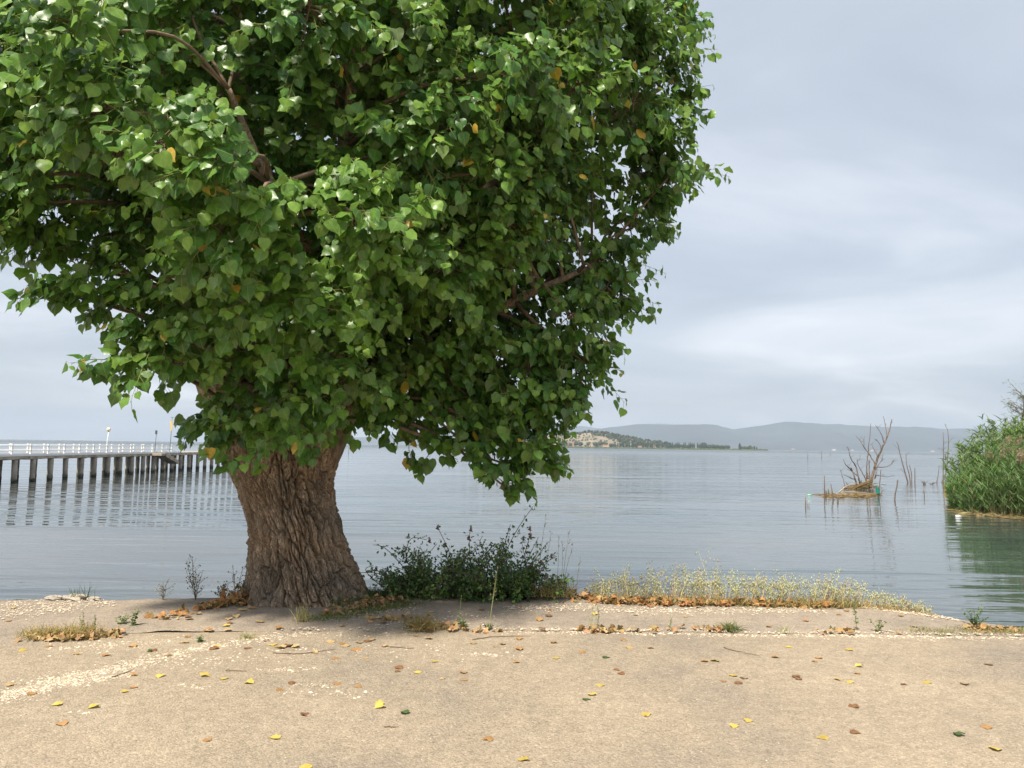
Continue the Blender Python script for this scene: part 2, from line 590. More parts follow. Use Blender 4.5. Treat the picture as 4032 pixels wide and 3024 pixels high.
def water_material():
    m, t, p = mat('lake_water')
    w = coords(t, src='World')
    p.inputs['IOR'].default_value = 1.42
    p.inputs['Roughness'].default_value = 0.04
    p.inputs['Specular IOR Level'].default_value = 0.5
    mud = N(t, 'ShaderNodeTexNoise', i_Scale=1.0, i_Detail=5.0)
    L(t, coords(t, (0.05, 0.16, 1), src='World'), mud.inputs['Vector'])
    r = ramp(t, [(0.4, (0.042, 0.062, 0.060)), (0.75, (0.095, 0.092, 0.08))])
    L(t, mud.outputs['Fac'], r.inputs[0])
    L(t, r.outputs[0], p.inputs['Base Color'])
    hs = None
    for sc, amp, det in (((0.20, 1.15, 1), 1.0, 1.5), ((0.9, 3.6, 1), 0.30, 2.0), ((0.035, 0.16, 1), 1.6, 1.0)):
        n = N(t, 'ShaderNodeTexNoise', i_Scale=1.0, i_Detail=det, i_Roughness=0.45, i_Distortion=0.25)
        L(t, coords(t, sc, src='World'), n.inputs['Vector'])
        k = N(t, 'ShaderNodeMath', operation='MULTIPLY', i_1=amp)
        L(t, n.outputs['Fac'], k.inputs[0])
        if hs is None:
            hs = k
        else:
            s = N(t, 'ShaderNodeMath', operation='ADD')
            L(t, hs.outputs[0], s.inputs[0]); L(t, k.outputs[0], s.inputs[1])
            hs = s
    wind = N(t, 'ShaderNodeTexNoise', i_Scale=1.0, i_Detail=3.0)
    L(t, coords(t, (0.016, 0.075, 1), src='World'), wind.inputs['Vector'])
    wr = ramp(t, [(0.38, (0.35,) * 3), (0.6, (1.25,) * 3)])
    L(t, wind.outputs['Fac'], wr.inputs[0])
    hm = N(t, 'ShaderNodeMath', operation='MULTIPLY')
    L(t, hs.outputs[0], hm.inputs[0]); L(t, wr.outputs[0], hm.inputs[1])
    bump(t, p, hm.outputs[0], 1.0, 0.065)
    sp = N(t, 'ShaderNodeSeparateXYZ')
    L(t, w, sp.inputs[0])
    mr = N(t, 'ShaderNodeMapRange')
    mr.interpolation_type = 'SMOOTHSTEP'
    for k_, v_ in (('From Min', 20.0), ('From Max', 900.0), ('To Min', 0.035), ('To Max', 0.27)):
        mr.inputs[k_].default_value = v_
    L(t, sp.outputs['Y'], mr.inputs['Value'])
    L(t, mr.outputs[0], p.inputs['Roughness'])
    return m


M_water = water_material()


# ================================================================== THE SETTING
def line_of(pts, z=0.0):
    P = np.array([gz(a, b, z) for a, b in pts])
    return P[:, 0], P[:, 1]


ex, ey = line_of([(-400, 2368), (0, 2366), (220, 2358), (500, 2362), (960, 2352), (1300, 2336), (1700, 2332), (2200, 2345), (2400, 2362),
                  (2900, 2378), (3396, 2387), (3592, 2410), (3788, 2449), (4032, 2477), (4300, 2482)])
sx_, sy_ = line_of([(-400, 2556), (0, 2536), (300, 2512), (560, 2494), (1070, 2482), (1500, 2488), (2000, 2484), (2700, 2490), (3400, 2499), (4032, 2509), (4300, 2512)])


def edge_y(x):
    return np.interp(x, ex, ey) + 0.05 * fbm(np.asarray(x) * 1.3, 3.1, 0, 3) + 0.02 * pn(np.asarray(x) * 9, 1.7)


def seam_y(x):
    return np.interp(x, sx_, sy_) + 0.03 * fbm(np.asarray(x) * 1.7, 8.3, 0, 3)


def sheet(name, xs, y0f, y1f, nv, zf, mt, power=1.0):
    t = np.linspace(0, 1, nv) ** power
    X = np.repeat(xs[:, None], nv, 1)
    Y = y0f(xs)[:, None] * (1 - t) + y1f(xs)[:, None] * t
    Z = zf(X, Y)
    V = np.stack([X, Y, Z], -1).reshape(-1, 3)
    i = np.arange(len(xs) - 1)[:, None] * nv
    j = np.arange(nv - 1)[None]
    Q = np.stack([i + j, i + j + 1, i + nv + j + 1, i + nv + j], -1).reshape(-1, 4)
    # a skirt under the first edge gives the sheet its thickness
    a = np.arange(len(xs)) * nv
    V2 = V[a] - np.array([0, 0, 0.06])
    k = np.arange(len(xs) - 1); nV = len(V)
    Q2 = np.stack([a[k], a[k + 1], nV + k + 1, nV + k], 1)
    G = Geo()
    G.add(np.concatenate([V, V2]), None, np.concatenate([Q, Q2]))
    o = G.obj(name, mt)
    return tag(o, kind='structure')


def ground_z(x, y):
    return 0.010 * fbm(np.asarray(x) * 0.8, np.asarray(y) * 0.8, 0.3, 3)


xs_near = np.concatenate([np.linspace(-90, -9, 14), np.linspace(-8.6, 8.6, 230), np.linspace(9, 90, 14)])
road = sheet('road', xs_near, lambda x: seam_y(x) + 0.06, lambda x: np.full_like(x, -70.0), 90, lambda x, y: ground_z(x, y) - 0.004, M_road, 3.0)
apron = sheet('pavement', xs_near, lambda x: np.maximum(edge_y(x), seam_y(x) + 0.09), lambda x: seam_y(x), 40,
              lambda x, y: ground_z(x, y) - 0.008 + (0.016 + 0.005 * pn(x * 2.1, y * 2.1, 4)) * np.clip((y - seam_y(x)) / 0.16, 0, 1) + 0.016 * (1 + 1.2 * pn(x * 4.0, y * 4.0, 2.0)) * np.exp(-((x + 3.0) / 0.75) ** 2) * np.exp(-((y - seam_y(x)) / 0.25) ** 2), M_apron)
bank_prof = np.array([[0, -0.035], [0.08, -0.12], [0.35, -0.38], [0.8, -0.75], [1.3, -1.15], [2.4, -1.75]])


def bank():
    G = Geo()
    xs = np.concatenate([np.linspace(-90, -9, 30), np.linspace(-8.6, 8.6, 150), np.linspace(9, 90, 30)])
    y0 = np.maximum(edge_y(xs), seam_y(xs) + 0.09) - 0.06
    nv = len(bank_prof)
    X = np.repeat(xs[:, None], nv, 1)
    Y = y0[:, None] + bank_prof[None, :, 0] + 0.10 * fbm(X * 1.4, bank_prof[None, :, 0] * 2 + X * 0, 2.0, 3) * (np.arange(nv) > 0)
    Z = bank_prof[None, :, 1] + 0.06 * fbm(X * 2, Y * 2, 5.0, 3) * (np.arange(nv) > 0)
    V = np.stack([X, Y, Z], -1).reshape(-1, 3)
    i = np.arange(len(xs) - 1)[:, None] * nv
    j = np.arange(nv - 1)[None]
    G.add(V, None, np.stack([i + j, i + j + 1, i + nv + j + 1, i + nv + j], -1).reshape(-1, 4)[:, ::-1])
    tag(G.obj('lake_bank', M_earth), kind='structure')


bank()

G = Geo()
G.add([[-14000, 5.5, WATER], [14000, 5.5, WATER], [14000, 13500, WATER], [-14000, 13500, WATER]], None, [[0, 1, 2, 3]])
tag(G.obj('lake_water', M_water, smooth=False), kind='structure')


# ------------------------------------------------------------------ far mountains and the island
def ridge_terrain(name, pts, dist, depth, mt, base=0.0, rough=1.0, foot=None):
    px = np.array([p[0] for p in pts], float); py = np.array([p[1] for p in pts], float)
    P = np.array([at(a, b, dist) for a, b in pts])
    n, m = 260, 22
    xs = np.linspace(P[0, 0], P[-1, 0], n)
    hs = np.interp(xs, P[:, 0], P[:, 2]) - WATER
    s = np.linspace(-1, 1, m)
    X = np.repeat(xs[:, None], m, 1)
    Y = dist + depth * s[None] * np.ones((n, 1)) + 0.12 * depth * fbm(X / depth * 2.2, s[None] * 1.0 + X * 0, 1.5, 3) * (np.abs(s[None]) > 0.04)
    prof = (1 - np.abs(s) ** 1.25) * (1 - 0.15 * np.sin(np.abs(s) * 3.1) ** 2)
    Z = WATER - 0.6 + hs[:, None] * prof[None] * (1 + 0.20 * rough * fbm(X / depth * 5, Y / depth * 5, 2.5, 4) * np.sin(np.abs(s) * math.pi)[None])
    V = np.stack([X, Y, Z], -1).reshape(-1, 3)
    i = np.arange(n - 1)[:, None] * m
    j = np.arange(m - 1)[None]
    G = Geo()
    G.add(V, None, np.stack([i + j, i + m + j, i + m + j + 1, i + j + 1], -1).reshape(-1, 4))
    o = G.obj(name, mt)
    return tag(o, kind='structure')


M_mount = plain('wooded_mountain', (0.050, 0.062, 0.066), 1.0, 0.45, 0.0022, spec=0.0)
ridge_terrain('mountain_range', [(2150, 1762), (2240, 1730), (2330, 1692), (2400, 1681), (2450, 1674), (2500, 1668), (2560, 1668), (2620, 1673), (2700, 1669), (2760, 1669),
               (2800, 1673), (2850, 1684), (2880, 1689), (2950, 1680), (3000, 1672), (3060, 1663), (3110, 1658), (3150, 1660), (3200, 1664),
               (3250, 1669), (3290, 1667), (3350, 1672), (3420, 1678), (3470, 1681), (3500, 1677), (3560, 1680), (3600, 1677), (3650, 1680),
               (3700, 1686), (3770, 1687), (3850, 1684), (4032, 1690), (4500, 1700)], 7600, 1300, M_mount)
ridge_terrain('far_mountains', [(1250, 1745), (1400, 1722), (1550, 1712), (1700, 1704), (1850, 1694), (2000, 1684), (2180, 1675), (2290, 1675), (2335, 1683), (2400, 1688), (2520, 1676),
               (2580, 1666), (2650, 1669), (2900, 1690), (3300, 1720)], 9900, 700, M_mount, rough=0.5)

# island
ISL = 1800.0
hill_px = [(1640, 1752), (1760, 1746), (1900, 1732), (2050, 1716), (2154, 1708), (2222, 1712), (2270, 1707), (2303, 1701), (2326, 1700), (2371, 1703), (2416, 1711), (2462, 1718),
           (2496, 1726), (2529, 1732), (2575, 1743), (2600, 1750), (2640, 1757), (2800, 1762), (3005, 1768.5), (3022, 1772)]
hp = np.array([at(a, b, ISL + 190) for a, b in hill_px])


def hill_mesh():
    n, m = 240, 40
    xs = np.linspace(hp[0, 0], hp[-1, 0] * ISL / (ISL + 190), n)
    hs = np.interp(xs, hp[:, 0], hp[:, 2]) - WATER
    s = np.linspace(0, 1, m)
    depth = np.clip(hs * 13, 24, 420)
    X = np.repeat(xs[:, None], m, 1)
    Y = ISL + depth[:, None] * s[None]
    prof = np.interp(s, [0, 0.02, 0.12, 0.45, 0.7, 1], [0, 0.05, 0.14, 1, 0.85, 0])
    Z = WATER - 0.3 + np.maximum(hs - 3, 0)[:, None] * prof[None] + np.minimum(s * 60, 1)[None] * 1.2
    V = np.stack([X, Y, Z], -1).reshape(-1, 3)
    i = np.arange(n - 1)[:, None] * m
    j = np.arange(m - 1)[None]
    G = Geo()
    G.add(V, None, np.stack([i + j, i + m + j, i + m + j + 1, i + j + 1], -1).reshape(-1, 4))
    M_h = plain('dry_hillside', (0.25, 0.215, 0.15), 1.0, 0.35, 0.05, spec=0.0)
    tag(G.obj('island_hill', M_h), kind='structure')

    def hz(x, y):
        h = np.interp(x, xs, hs); d = np.clip(h * 13, 24, 420)
        s_ = (y - ISL) / d
        return WATER - 0.3 + np.maximum(h - 3, 0) * np.interp(s_, [0, 0.02, 0.12, 0.45, 0.7, 1], [0, 0.05, 0.14, 1, 0.85, 0]) + np.clip(s_ * 60, 0, 1) * 1.2, s_, h
    return hz


hill_z = hill_mesh()
HX0, HX1 = hp[0, 0], hp[-1, 0]


def blob_template(kind, seed):
    """a far tree crown: lumpy closed shape, unit height, with its foot at z = 0"""
    r = np.random.default_rng(seed)
    nu, nv = 9, 8
    V = []
    for j in range(nv + 1):
        v = j / nv
        if kind == 'poplar':
            rad = 0.105 * math.sin(math.pi * min(1, 0.08 + v * 0.92)) ** 0.55 * (1.25 - 0.55 * v)
            z = 0.05 + 0.95 * v
        else:
            rad = 0.42 * math.sin(math.pi * (0.06 + 0.94 * v)) ** 0.6
            z = 0.16 + 0.84 * v
        for i in range(nu):
            a = 2 * math.pi * i / nu + j * 0.3
            k = rad * (1 + r.normal(0, 0.16))
            V.append([k * math.cos(a), k * math.sin(a), z + r.normal(0, 0.02)])
    V = np.array(V)
    T = []
    for j in range(nv):
        for i in range(nu):
            a, b = j * nu + i, j * nu + (i + 1) % nu
            T += [[a, b, b + nu], [a, b + nu, a + nu]]
    m = len(V)
    V = np.concatenate([V, [[0, 0, V[:nu, 2].mean()], [0, 0, V[-nu:, 2].max() + 0.01]]])
    T += [[m, (i + 1) % nu, i] for i in range(nu)] + [[m + 1, nv * nu + i, nv * nu + (i + 1) % nu] for i in range(nu)]
    # trunk
    k = len(V)
    tr = 0.018
    V = np.concatenate([V, [[tr * math.cos(q), tr * math.sin(q), z] for z in (-0.06, 0.3) for q in (0, 2.1, 4.2)]])
    for i in range(3):
        a, b = k + i, k + (i + 1) % 3
        T += [[a, b, b + 3], [a, b + 3, a + 3]]
    return V, np.array(T)


pop_t = [blob_template('poplar', s) for s in (1, 2, 3)]
rnd_t = [blob_template('round', s) for s in (4, 5, 6)]


def far_tree_mesh(tpl, name, col):
    G = Geo()
    G.add(tpl[0], tpl[1], None, np.asarray(col))
    return G.mesh(name, M_far, True)


pop_me = [far_tree_mesh(t, 'poplar_tree', c) for t, c in zip(pop_t, ((0.028, 0.05, 0.022), (0.034, 0.058, 0.026), (0.024, 0.045, 0.024)))]
rnd_me = [far_tree_mesh(t, 'round_tree', c) for t, c in zip(rnd_t, ((0.05, 0.075, 0.035), (0.042, 0.065, 0.034), (0.065, 0.08, 0.045)))]


def far_tree(name, me, px, h_px, Y, label, group, wide=1.0, bottom=None):
    x = at(px, 1765, Y)[0]
    h = h_px * Y / FPX
    z = float(hill_z(x, Y)[0]) if bottom is None else bottom
    o = bpy.data.objects.new(name, me)
    C.objects.link(o)
    o.location = (x, Y, z)
    o.scale = (h * wide, h * wide, h)
    o.rotation_euler = (0, 0, random.uniform(0, 6))
    tag(o, label, 'tree', group)
    return o


z2 = lambda x: 2550 + x / 4.022
for x, h in ((150, 28), (178, 24), (234, 26), (440, 22), (470, 26), (497, 26), (512, 19), (545, 16), (576, 26), (602, 27), (657, 25), (683, 27), (710, 25), (738, 25), (790, 26), (815, 22)):
    far_tree('poplar_tree', random.choice(pop_me), z2(x), h * 1.05, ISL + random.uniform(8, 16), 'slender dark poplar standing singly along the low spit of land', 'single poplars along the spit', random.uniform(0.85, 1.1))
for x, h in ((296, 22), (312, 28), (328, 23), (342, 26), (356, 21), (368, 25), (394, 26), (405, 20), (421, 17)):
    far_tree('poplar_tree', random.choice(pop_me), z2(x), h, ISL + random.uniform(8, 20), 'poplar in the tight cluster nearest the hill foot on the spit', 'poplar cluster by the hill foot', 1.25)
for x, h in ((842, 24), (856, 25), (872, 27), (886, 25), (899, 29), (912, 25), (928, 26)):
    far_tree('poplar_tree', random.choice(pop_me), z2(x), h, ISL + random.uniform(8, 20), 'tall poplar in the dense clump beside the round trees on the spit', 'poplar clump beside the round trees', 1.25)
for x, h, w in ((965, 16, 1.0), (1022, 19, 1.1), (1045, 20, 1.0), (1106, 19, 1.15), (1170, 18, 1.15), (1232, 18, 1.2), (1276, 17, 1.2)):
    far_tree('round_tree', random.choice(rnd_me), z2(x), h, ISL + random.uniform(6, 14), 'round crowned tree in the row along the spit', 'round trees on the spit', w)
far_tree('poplar_tree', pop_me[0], z2(1460), 28, ISL + 10, 'broad tall poplar standing apart near the tip of the spit', 'tip poplar', 1.9)
for x, h, w in ((1498, 14, 1.1), (1535, 15, 1.0), (1556, 14, 1.0), (1590, 14, 0.9), (1625, 18, 1.1), (1645, 15, 1.0)):
    far_tree('round_tree', random.choice(rnd_me), z2(x), h, ISL + random.uniform(6, 14), 'bushy tree in the loose group near the tip of the spit', 'bushy trees near the tip', w)
for x, h in ((1683, 17), (1697, 17), (1722, 14), (1734, 13)):
    far_tree('poplar_tree', random.choice(pop_me), z2(x), h, ISL + 10, 'short narrow poplar at the bare end of the spit', 'short poplars at the end of the spit', 1.0)
far_tree('low_bush', rnd_me[0], z2(1788), 6, ISL + 8, 'tiny lone bush at the very tip of the spit', 'lone bush', 1.2)
far_tree('low_bush', rnd_me[1], z2(1385), 5, ISL + 8, 'tiny lone bush on bare ground between the tree groups of the spit', 'bush between groups', 1.0)
for k in range(24):
    far_tree('poplar_tree', random.choice(pop_me), 2434 + k * 5.9 + random.uniform(-2, 2), random.uniform(20, 27), ISL + random.uniform(10, 26),
             'poplar in the dark wall of trees below the hill', 'poplar wall below the hill', 1.2)
for px, h, w in ((2208, 22, 1.1), (2228, 16, 1.3), (2245, 15, 1.2), (2268, 20, 1.25), (2285, 19, 1.3), (2320, 18, 1.3), (2345, 19, 1.3), (2362, 20, 1.2), (2385, 18, 1.3), (2405, 16, 1.3), (2420, 15, 1.2), (2130, 20, 1.4), (2160, 18, 1.4)):
    far_tree('round_tree', random.choice(rnd_me), px, h, ISL + random.uniform(12, 40), 'rounded dark tree among the houses on the island shore', 'trees among the island houses', w)
for px in (2283, 2295):
    x = at(px, 1765, ISL + 185)[0]
    far_tree('cypress_tree', pop_me[2], px, 12, ISL + 185, 'small cypress standing on the hill crest against the sky', 'cypresses on the hill crest', 1.6, float(hill_z(x, ISL + 185)[0]) - 0.5)

# wood on the crest and olive grove on the slope
for nm, lab, cat, n, srange, tpl, szr, colr in (
        ('hill_wood', 'dark green wood covering the crest and right flank of the island hill', 'wood', 700, (0.34, 0.62), rnd_t, (5.0, 9.0), (0.05, 0.065, 0.035)),
        ('olive_grove', 'grey green olive trees dotted over the dry island hillside', 'grove', 750, (0.06, 0.40), rnd_t, (3.0, 5.0), (0.12, 0.12, 0.075))):
    G = Geo()
    xs = rng.uniform(HX0, HX1 * 0.87, n * 3); ys = ISL + rng.uniform(15, 300, n * 3)
    z, s_, h = hill_z(xs, ys)
    if nm == 'hill_wood':
        right = np.interp(xs, [at(2300, 1765, ISL)[0], at(2420, 1765, ISL)[0], at(2530, 1765, ISL)[0]], [0.41, 0.33, 0.13])
        ok = (s_ > right) & (s_ < 0.64) & (h > 6)
    else:
        ok = (s_ > 0.05) & (s_ < 0.40) & (h > 8) & (fbm(xs / 30, ys / 30, 1.0, 2) > -0.25)
    xs, ys, z = xs[ok][:n], ys[ok][:n], z[ok][:n]
    k = len(xs)
    a = rng.uniform(0, 6.28, k); O = np.zeros(k)
    X = np.stack([np.cos(a), np.sin(a), O], 1); Y_ = np.stack([-np.sin(a), np.cos(a), O], 1); Z_ = np.tile([0, 0, 1.0], (k, 1))
    for q in range(3):
        sel = np.arange(k) % 3 == q
        sz = rng.uniform(*szr, sel.sum())
        inst(G, tpl[q][0] * np.array([1.2, 1.2, 1]), tpl[q][1], np.stack([xs, ys, z - 0.5], 1)[sel], X[sel], Y_[sel], Z_[sel], sz, jit(colr, sel.sum(), 0.25))
    o = G.obj(nm, M_far)
    tag(o, lab, cat, kind='stuff')

# reed fringe of the island and spit
G = Geo()
n = 2600
xs = rng.uniform(HX0, at(3020, 1770, ISL)[0], n)
ys = ISL - 2 + rng.uniform(0, 9, n)
a = rng.uniform(0, 6.28, n)
X = np.stack([np.cos(a), np.sin(a), a * 0], 1); Y_ = np.stack([-np.sin(a), np.cos(a), a * 0], 1)
tv = np.array([[-1.4, 0, 0], [1.4, 0, 0], [0, 1.2, 0], [-0.9, 0, 1], [0.9, 0.2, 0.95], [0, 0.9, 1.05]])
tT = [[0, 1, 4], [0, 4, 3], [1, 2, 5], [1, 5, 4], [2, 0, 3], [2, 3, 5], [3, 4, 5]]
inst(G, tv, tT, np.stack([xs, ys, np.full(n, WATER - 0.2)], 1), X, Y_, np.tile([0, 0, 1.0], (n, 1)), rng.uniform(2.4, 3.8, n), jit((0.075, 0.095, 0.045), n, 0.12))
tag(G.obj('reed_fringe', M_far), 'low green reed fringe along the waterline of the far spit', 'reeds', kind='stuff')


# houses
def far_house(px, Y, w, d, h, wall, roof, label, cat='house', zoff=0.0, group=None, name='far_house', bot=None):
    x = at(px, 1765, Y)[0]
    z = (float(hill_z(x, Y)[0]) if bot is None else bot) + zoff
    t = thing(name, (x, Y, z), label, cat, group)
    G = Geo()
    box(G, (x - w / 2, Y - d / 2, z - 0.8), (x + w / 2, Y + d / 2, z + h), wall)
    G.obj('wall', M_houses, t, smooth=False)
    G = Geo()
    e = 0.5
    V = [[x - w / 2 - e, Y - d / 2 - e, z + h + .02], [x + w / 2 + e, Y - d / 2 - e, z + h + .02], [x + w / 2 + e, Y + d / 2 + e, z + h + .02], [x - w / 2 - e, Y + d / 2 + e, z + h + .02],
         [x - w / 2 - e, Y, z + h + d * 0.25], [x + w / 2 + e, Y, z + h + d * 0.25]]
    G.add(V, [[0, 4, 3], [1, 2, 5]], [[0, 1, 5, 4], [2, 3, 4, 5], [0, 3, 2, 1]], roof)
    G.obj('roof', M_houses, t, smooth=False)
    nwin = max(2, int(w / 4))
    for fl in range(1 if h < 5 else 2):
        for k in range(nwin):
            G = Geo()
            cx = x - w / 2 + (k + 0.5) * w / nwin
            box(G, (cx - 0.5, Y - d / 2 - 0.05, z + 1 + fl * 2.8), (cx + 0.5, Y - d / 2 + 0.03, z + 2.3 + fl * 2.8), (0.05, 0.05, 0.05))
            G.obj('window', M_houses, t, smooth=False)
    return t


CREAM, TERRA = (0.62, 0.47, 0.30), (0.36, 0.17, 0.10)
far_house(2247, ISL + 34, 15, 9, 6.0, (0.48, 0.27, 0.18), TERRA, 'reddish farmhouse among trees on the island slope')
far_house(2325, ISL + 26, 8, 8, 6.5, CREAM, TERRA, 'cream house with tiled roof between two dark trees on the island')
far_house(2386, ISL + 13, 13, 7, 3.6, CREAM, TERRA, 'long low cream house at the island waterside')
far_house(2405, ISL + 20, 6, 7, 5.6, (0.55, 0.42, 0.30), TERRA, 'narrow tall house behind the long low island house')
far_house(2518, ISL + 9, 7, 6, 3.4, (0.50, 0.36, 0.27), TERRA, 'small hut in front of the dark poplar wall')
for px, w, h, wl, lab in ((3122, 26, 9, (0.6, 0.5, 0.42), 'small cream building on the far shore left of the white one'),
                          (3283, 24, 10, (0.8, 0.8, 0.78), 'bright white block on the far lake shore below the mountains'),
                          (3356, 14, 9, (0.7, 0.68, 0.62), 'pale low house on the far shore behind the dead tree'),
                          (3432, 18, 9, (0.7, 0.7, 0.68), 'tiny pale house on the far shore seen between dead branches'),
                          (3672, 22, 10, (0.62, 0.52, 0.46), 'pinkish far house on the lower mountain slope by the drowned saplings')):
    far_house(px, 6235, w, 18, h, wl, TERRA, lab, bot=WATER + (1 if px < 3600 else 1))
G = Geo()
xs = np.linspace(at(2900, 1772, 6200)[0], at(4400, 1772, 6200)[0], 60)
Vv = np.concatenate([np.stack([xs, np.full(60, 6190.0), np.full(60, WATER - 0.5)], 1), np.stack([xs, np.full(60, 6225.0), np.full(60, WATER + 0.9)], 1),
                     np.stack([xs, np.full(60, 6600.0), np.full(60, WATER + 8.0)], 1)])
i = np.arange(59)
G.add(Vv, None, np.concatenate([np.stack([i, i + 1, i + 61, i + 60], 1), np.stack([i + 60, i + 61, i + 121, i + 120], 1)]))
tag(G.obj('far_shore', M_mount), kind='structure')

# ================================================================== PIER
PX0, PX1 = -33.5, -31.0
PZ = 0.64
pier = thing('pier', (PX1, 49, WATER), 'long concrete jetty on round piles with white railing over the lake', 'pier')
Y0, Y1 = 40.0, 104.0
G = Geo()
ys = np.linspace(Y0, Y1, 80)
for a, b in zip(ys[:-1], ys[1:]):
    pass
nz = 120
yy = np.linspace(Y0, Y1, nz)
sec = np.array([[PX1 + 0.16, PZ], [PX1 + 0.16, PZ - 0.24], [PX1 - 0.1, PZ - 0.27], [PX0 + 0.1, PZ - 0.27], [PX0 - 0.16, PZ - 0.24], [PX0 - 0.16, PZ]])
V = np.zeros((nz, 6, 3))
V[..., 0] = sec[None, :, 0] + 0.015 * rng.normal(size=(nz, 6)); V[..., 1] = yy[:, None]
V[..., 2] = sec[None, :, 1] + np.where(np.arange(6)[None] % 5 == 0, 0, 0.018 * rng.normal(size=(nz, 6)))
i = np.arange(nz - 1)[:, None] * 6; j = np.arange(6)[None]; j2 = (j + 1) % 6
G.add(V.reshape(-1, 3), None, np.concatenate([np.stack([i + j, i + j2, i + 6 + j2, i + 6 + j], -1).reshape(-1, 4)]))
G.obj('deck', M_concrete, pier, smooth=False)
for xk in (PX1 + 0.10, PX0 - 0.10):
    G = Geo()
    box(G, (xk - 0.09, Y0, PZ - 0.05), (xk + 0.09, 73.0, PZ + 0.085))
    G.obj('kerb', M_white, pier, smooth=False)


def pile_mesh():
    G = Geo()
    h = PZ - 0.24 - (WATER - 1.3)
    zz = np.linspace(0, h, 14)
    P = np.stack([np.zeros(14), np.zeros(14), zz], 1)
    rad = 0.168 + 0.006 * np.sin(zz * 3) + np.where(np.abs(zz - 1.42) < 0.1, 0.018, 0)
    tube(G, P, rad, 14)
    return G.mesh('pile', M_pile)


tt_ = M_pile.node_tree
pp_ = tt_.nodes['Principled BSDF']
old = pp_.inputs['Base Color'].links[0].from_socket
sz_ = N(tt_, 'ShaderNodeSeparateXYZ')
nzz = N(tt_, 'ShaderNodeTexNoise', i_Scale=3.0, i_Detail=4.0)
gpos = N(tt_, 'ShaderNodeNewGeometry')
L(tt_, gpos.outputs['Position'], sz_.inputs[0]); L(tt_, gpos.outputs['Position'], nzz.inputs['Vector'])
ad_ = N(tt_, 'ShaderNodeMath', operation='MULTIPLY_ADD', i_1=0.5)
L(tt_, nzz.outputs['Fac'], ad_.inputs[0]); L(tt_, sz_.outputs['Z'], ad_.inputs[2])
rp_ = N(tt_, 'ShaderNodeMapRange')
for k_, v_ in (('From Min', WATER + 0.38), ('From Max', WATER + 0.62), ('To Min', 1.0), ('To Max', 0.0)):
    rp_.inputs[k_].default_value = v_
L(tt_, ad_.outputs[0], rp_.inputs['Value'])
L(tt_, mix(tt_, old, (0.055, 0.055, 0.038), rp_.outputs[0]), pp_.inputs['Base Color'])   # weed-stained waterline
pm = pile_mesh()
for k in range(-3, 29):
    for xr in (PX1 - 0.03, PX0 + 0.25):
        o = bpy.data.objects.new('pile', pm)
        C.objects.link(o)
        o.location = (xr + random.uniform(-0.03, 0.03), 49.0 + 1.9 * k + random.uniform(-0.06, 0.06), WATER - 1.3)
        o.rotation_euler = (random.uniform(-0.012, 0.012), random.uniform(-0.012, 0.012), random.uniform(0, 6))
        setp(o, pier)
        if k % 3 == 0 and k > 5:
            pass
G = Geo()
box(G, (-0.045, -0.045, 0.06), (0.045, 0.045, 0.70))
box(G, (-0.055, -0.055, 0.70), (0.055, 0.055, 0.73))
pom = G.mesh('rail_post', M_white, False)
for k in range(-3, 13):
    for xr in (PX1 + 0.02, PX0 - 0.02):
        o = bpy.data.objects.new('rail_post', pom)
        C.objects.link(o)
        o.location = (xr, 48.6 + 1.9 * k, PZ)
        setp(o, pier)
for xr in (PX1 + 0.02, PX0 - 0.02):
    for zz in (0.62, 0.31):
        G = Geo()
        tube(G, [(xr, Y0, PZ + zz), (xr, 56, PZ + zz), (xr, 71.45, PZ + zz)], 0.036, 8)
        G.obj('rail', M_white, pier)
# stair down to the water on the near side
G = Geo()
box(G, (PX1 + 0.18, 67.0, PZ - 0.22), (PX1 + 1.1, 67.9, PZ - 0.02))
G.obj('stair_landing', M_concrete, pier, smooth=False)
G = Geo()
V = []
for x in (PX1 + 0.18, PX1 + 1.1):
    V += [[x, 67.9, PZ - 0.02], [x, 67.9, PZ - 0.3], [x, 70.6, PZ - 1.0], [x, 70.6, PZ - 0.78]]
G.add(V, None, [[0, 3, 2, 1], [4, 5, 6, 7], [0, 4, 7, 3], [1, 2, 6, 5], [3, 7, 6, 2]])
flight = G.obj('stair_flight', M_concrete, pier, smooth=False)
for k in range(5):
    G = Geo()
    y = 67.95 + k * 0.52
    z = PZ - 0.02 - k * 0.146
    box(G, (PX1 + 0.2, y, z - 0.12), (PX1 + 1.08, y + 0.5, z + 0.004))
    G.obj('step', M_concrete, flight, smooth=False)
for xx in (PX1 + 0.25, PX1 + 1.05):
    G = Geo()
    tube(G, [(xx, 67.95, PZ - 0.02), (xx, 67.95, PZ + 0.62), (xx, 70.4, PZ - 0.05), (xx, 70.4, PZ - 0.75)], 0.025, 6)
    G.obj('handrail', M_white, flight)

lp = (PX0 + 0.1, 64.7, PZ)
lamp = thing('lamp_post', lp, 'white lamp post with round globe standing on the jetty', 'street lamp')
G = Geo(); tube(G, [(lp[0], lp[1], PZ), (lp[0] - 0.02, lp[1], PZ + 0.9), (lp[0] + 0.06, lp[1], PZ + 1.76)], [0.045, 0.035, 0.03], 8); G.obj('pole', M_white, lamp)
G = Geo(); tube(G, [(lp[0] + 0.06, lp[1], PZ + 1.74), (lp[0] + 0.06, lp[1], PZ + 1.80)], [0.04, 0.085], 10); G.obj('collar', M_grey, lamp)


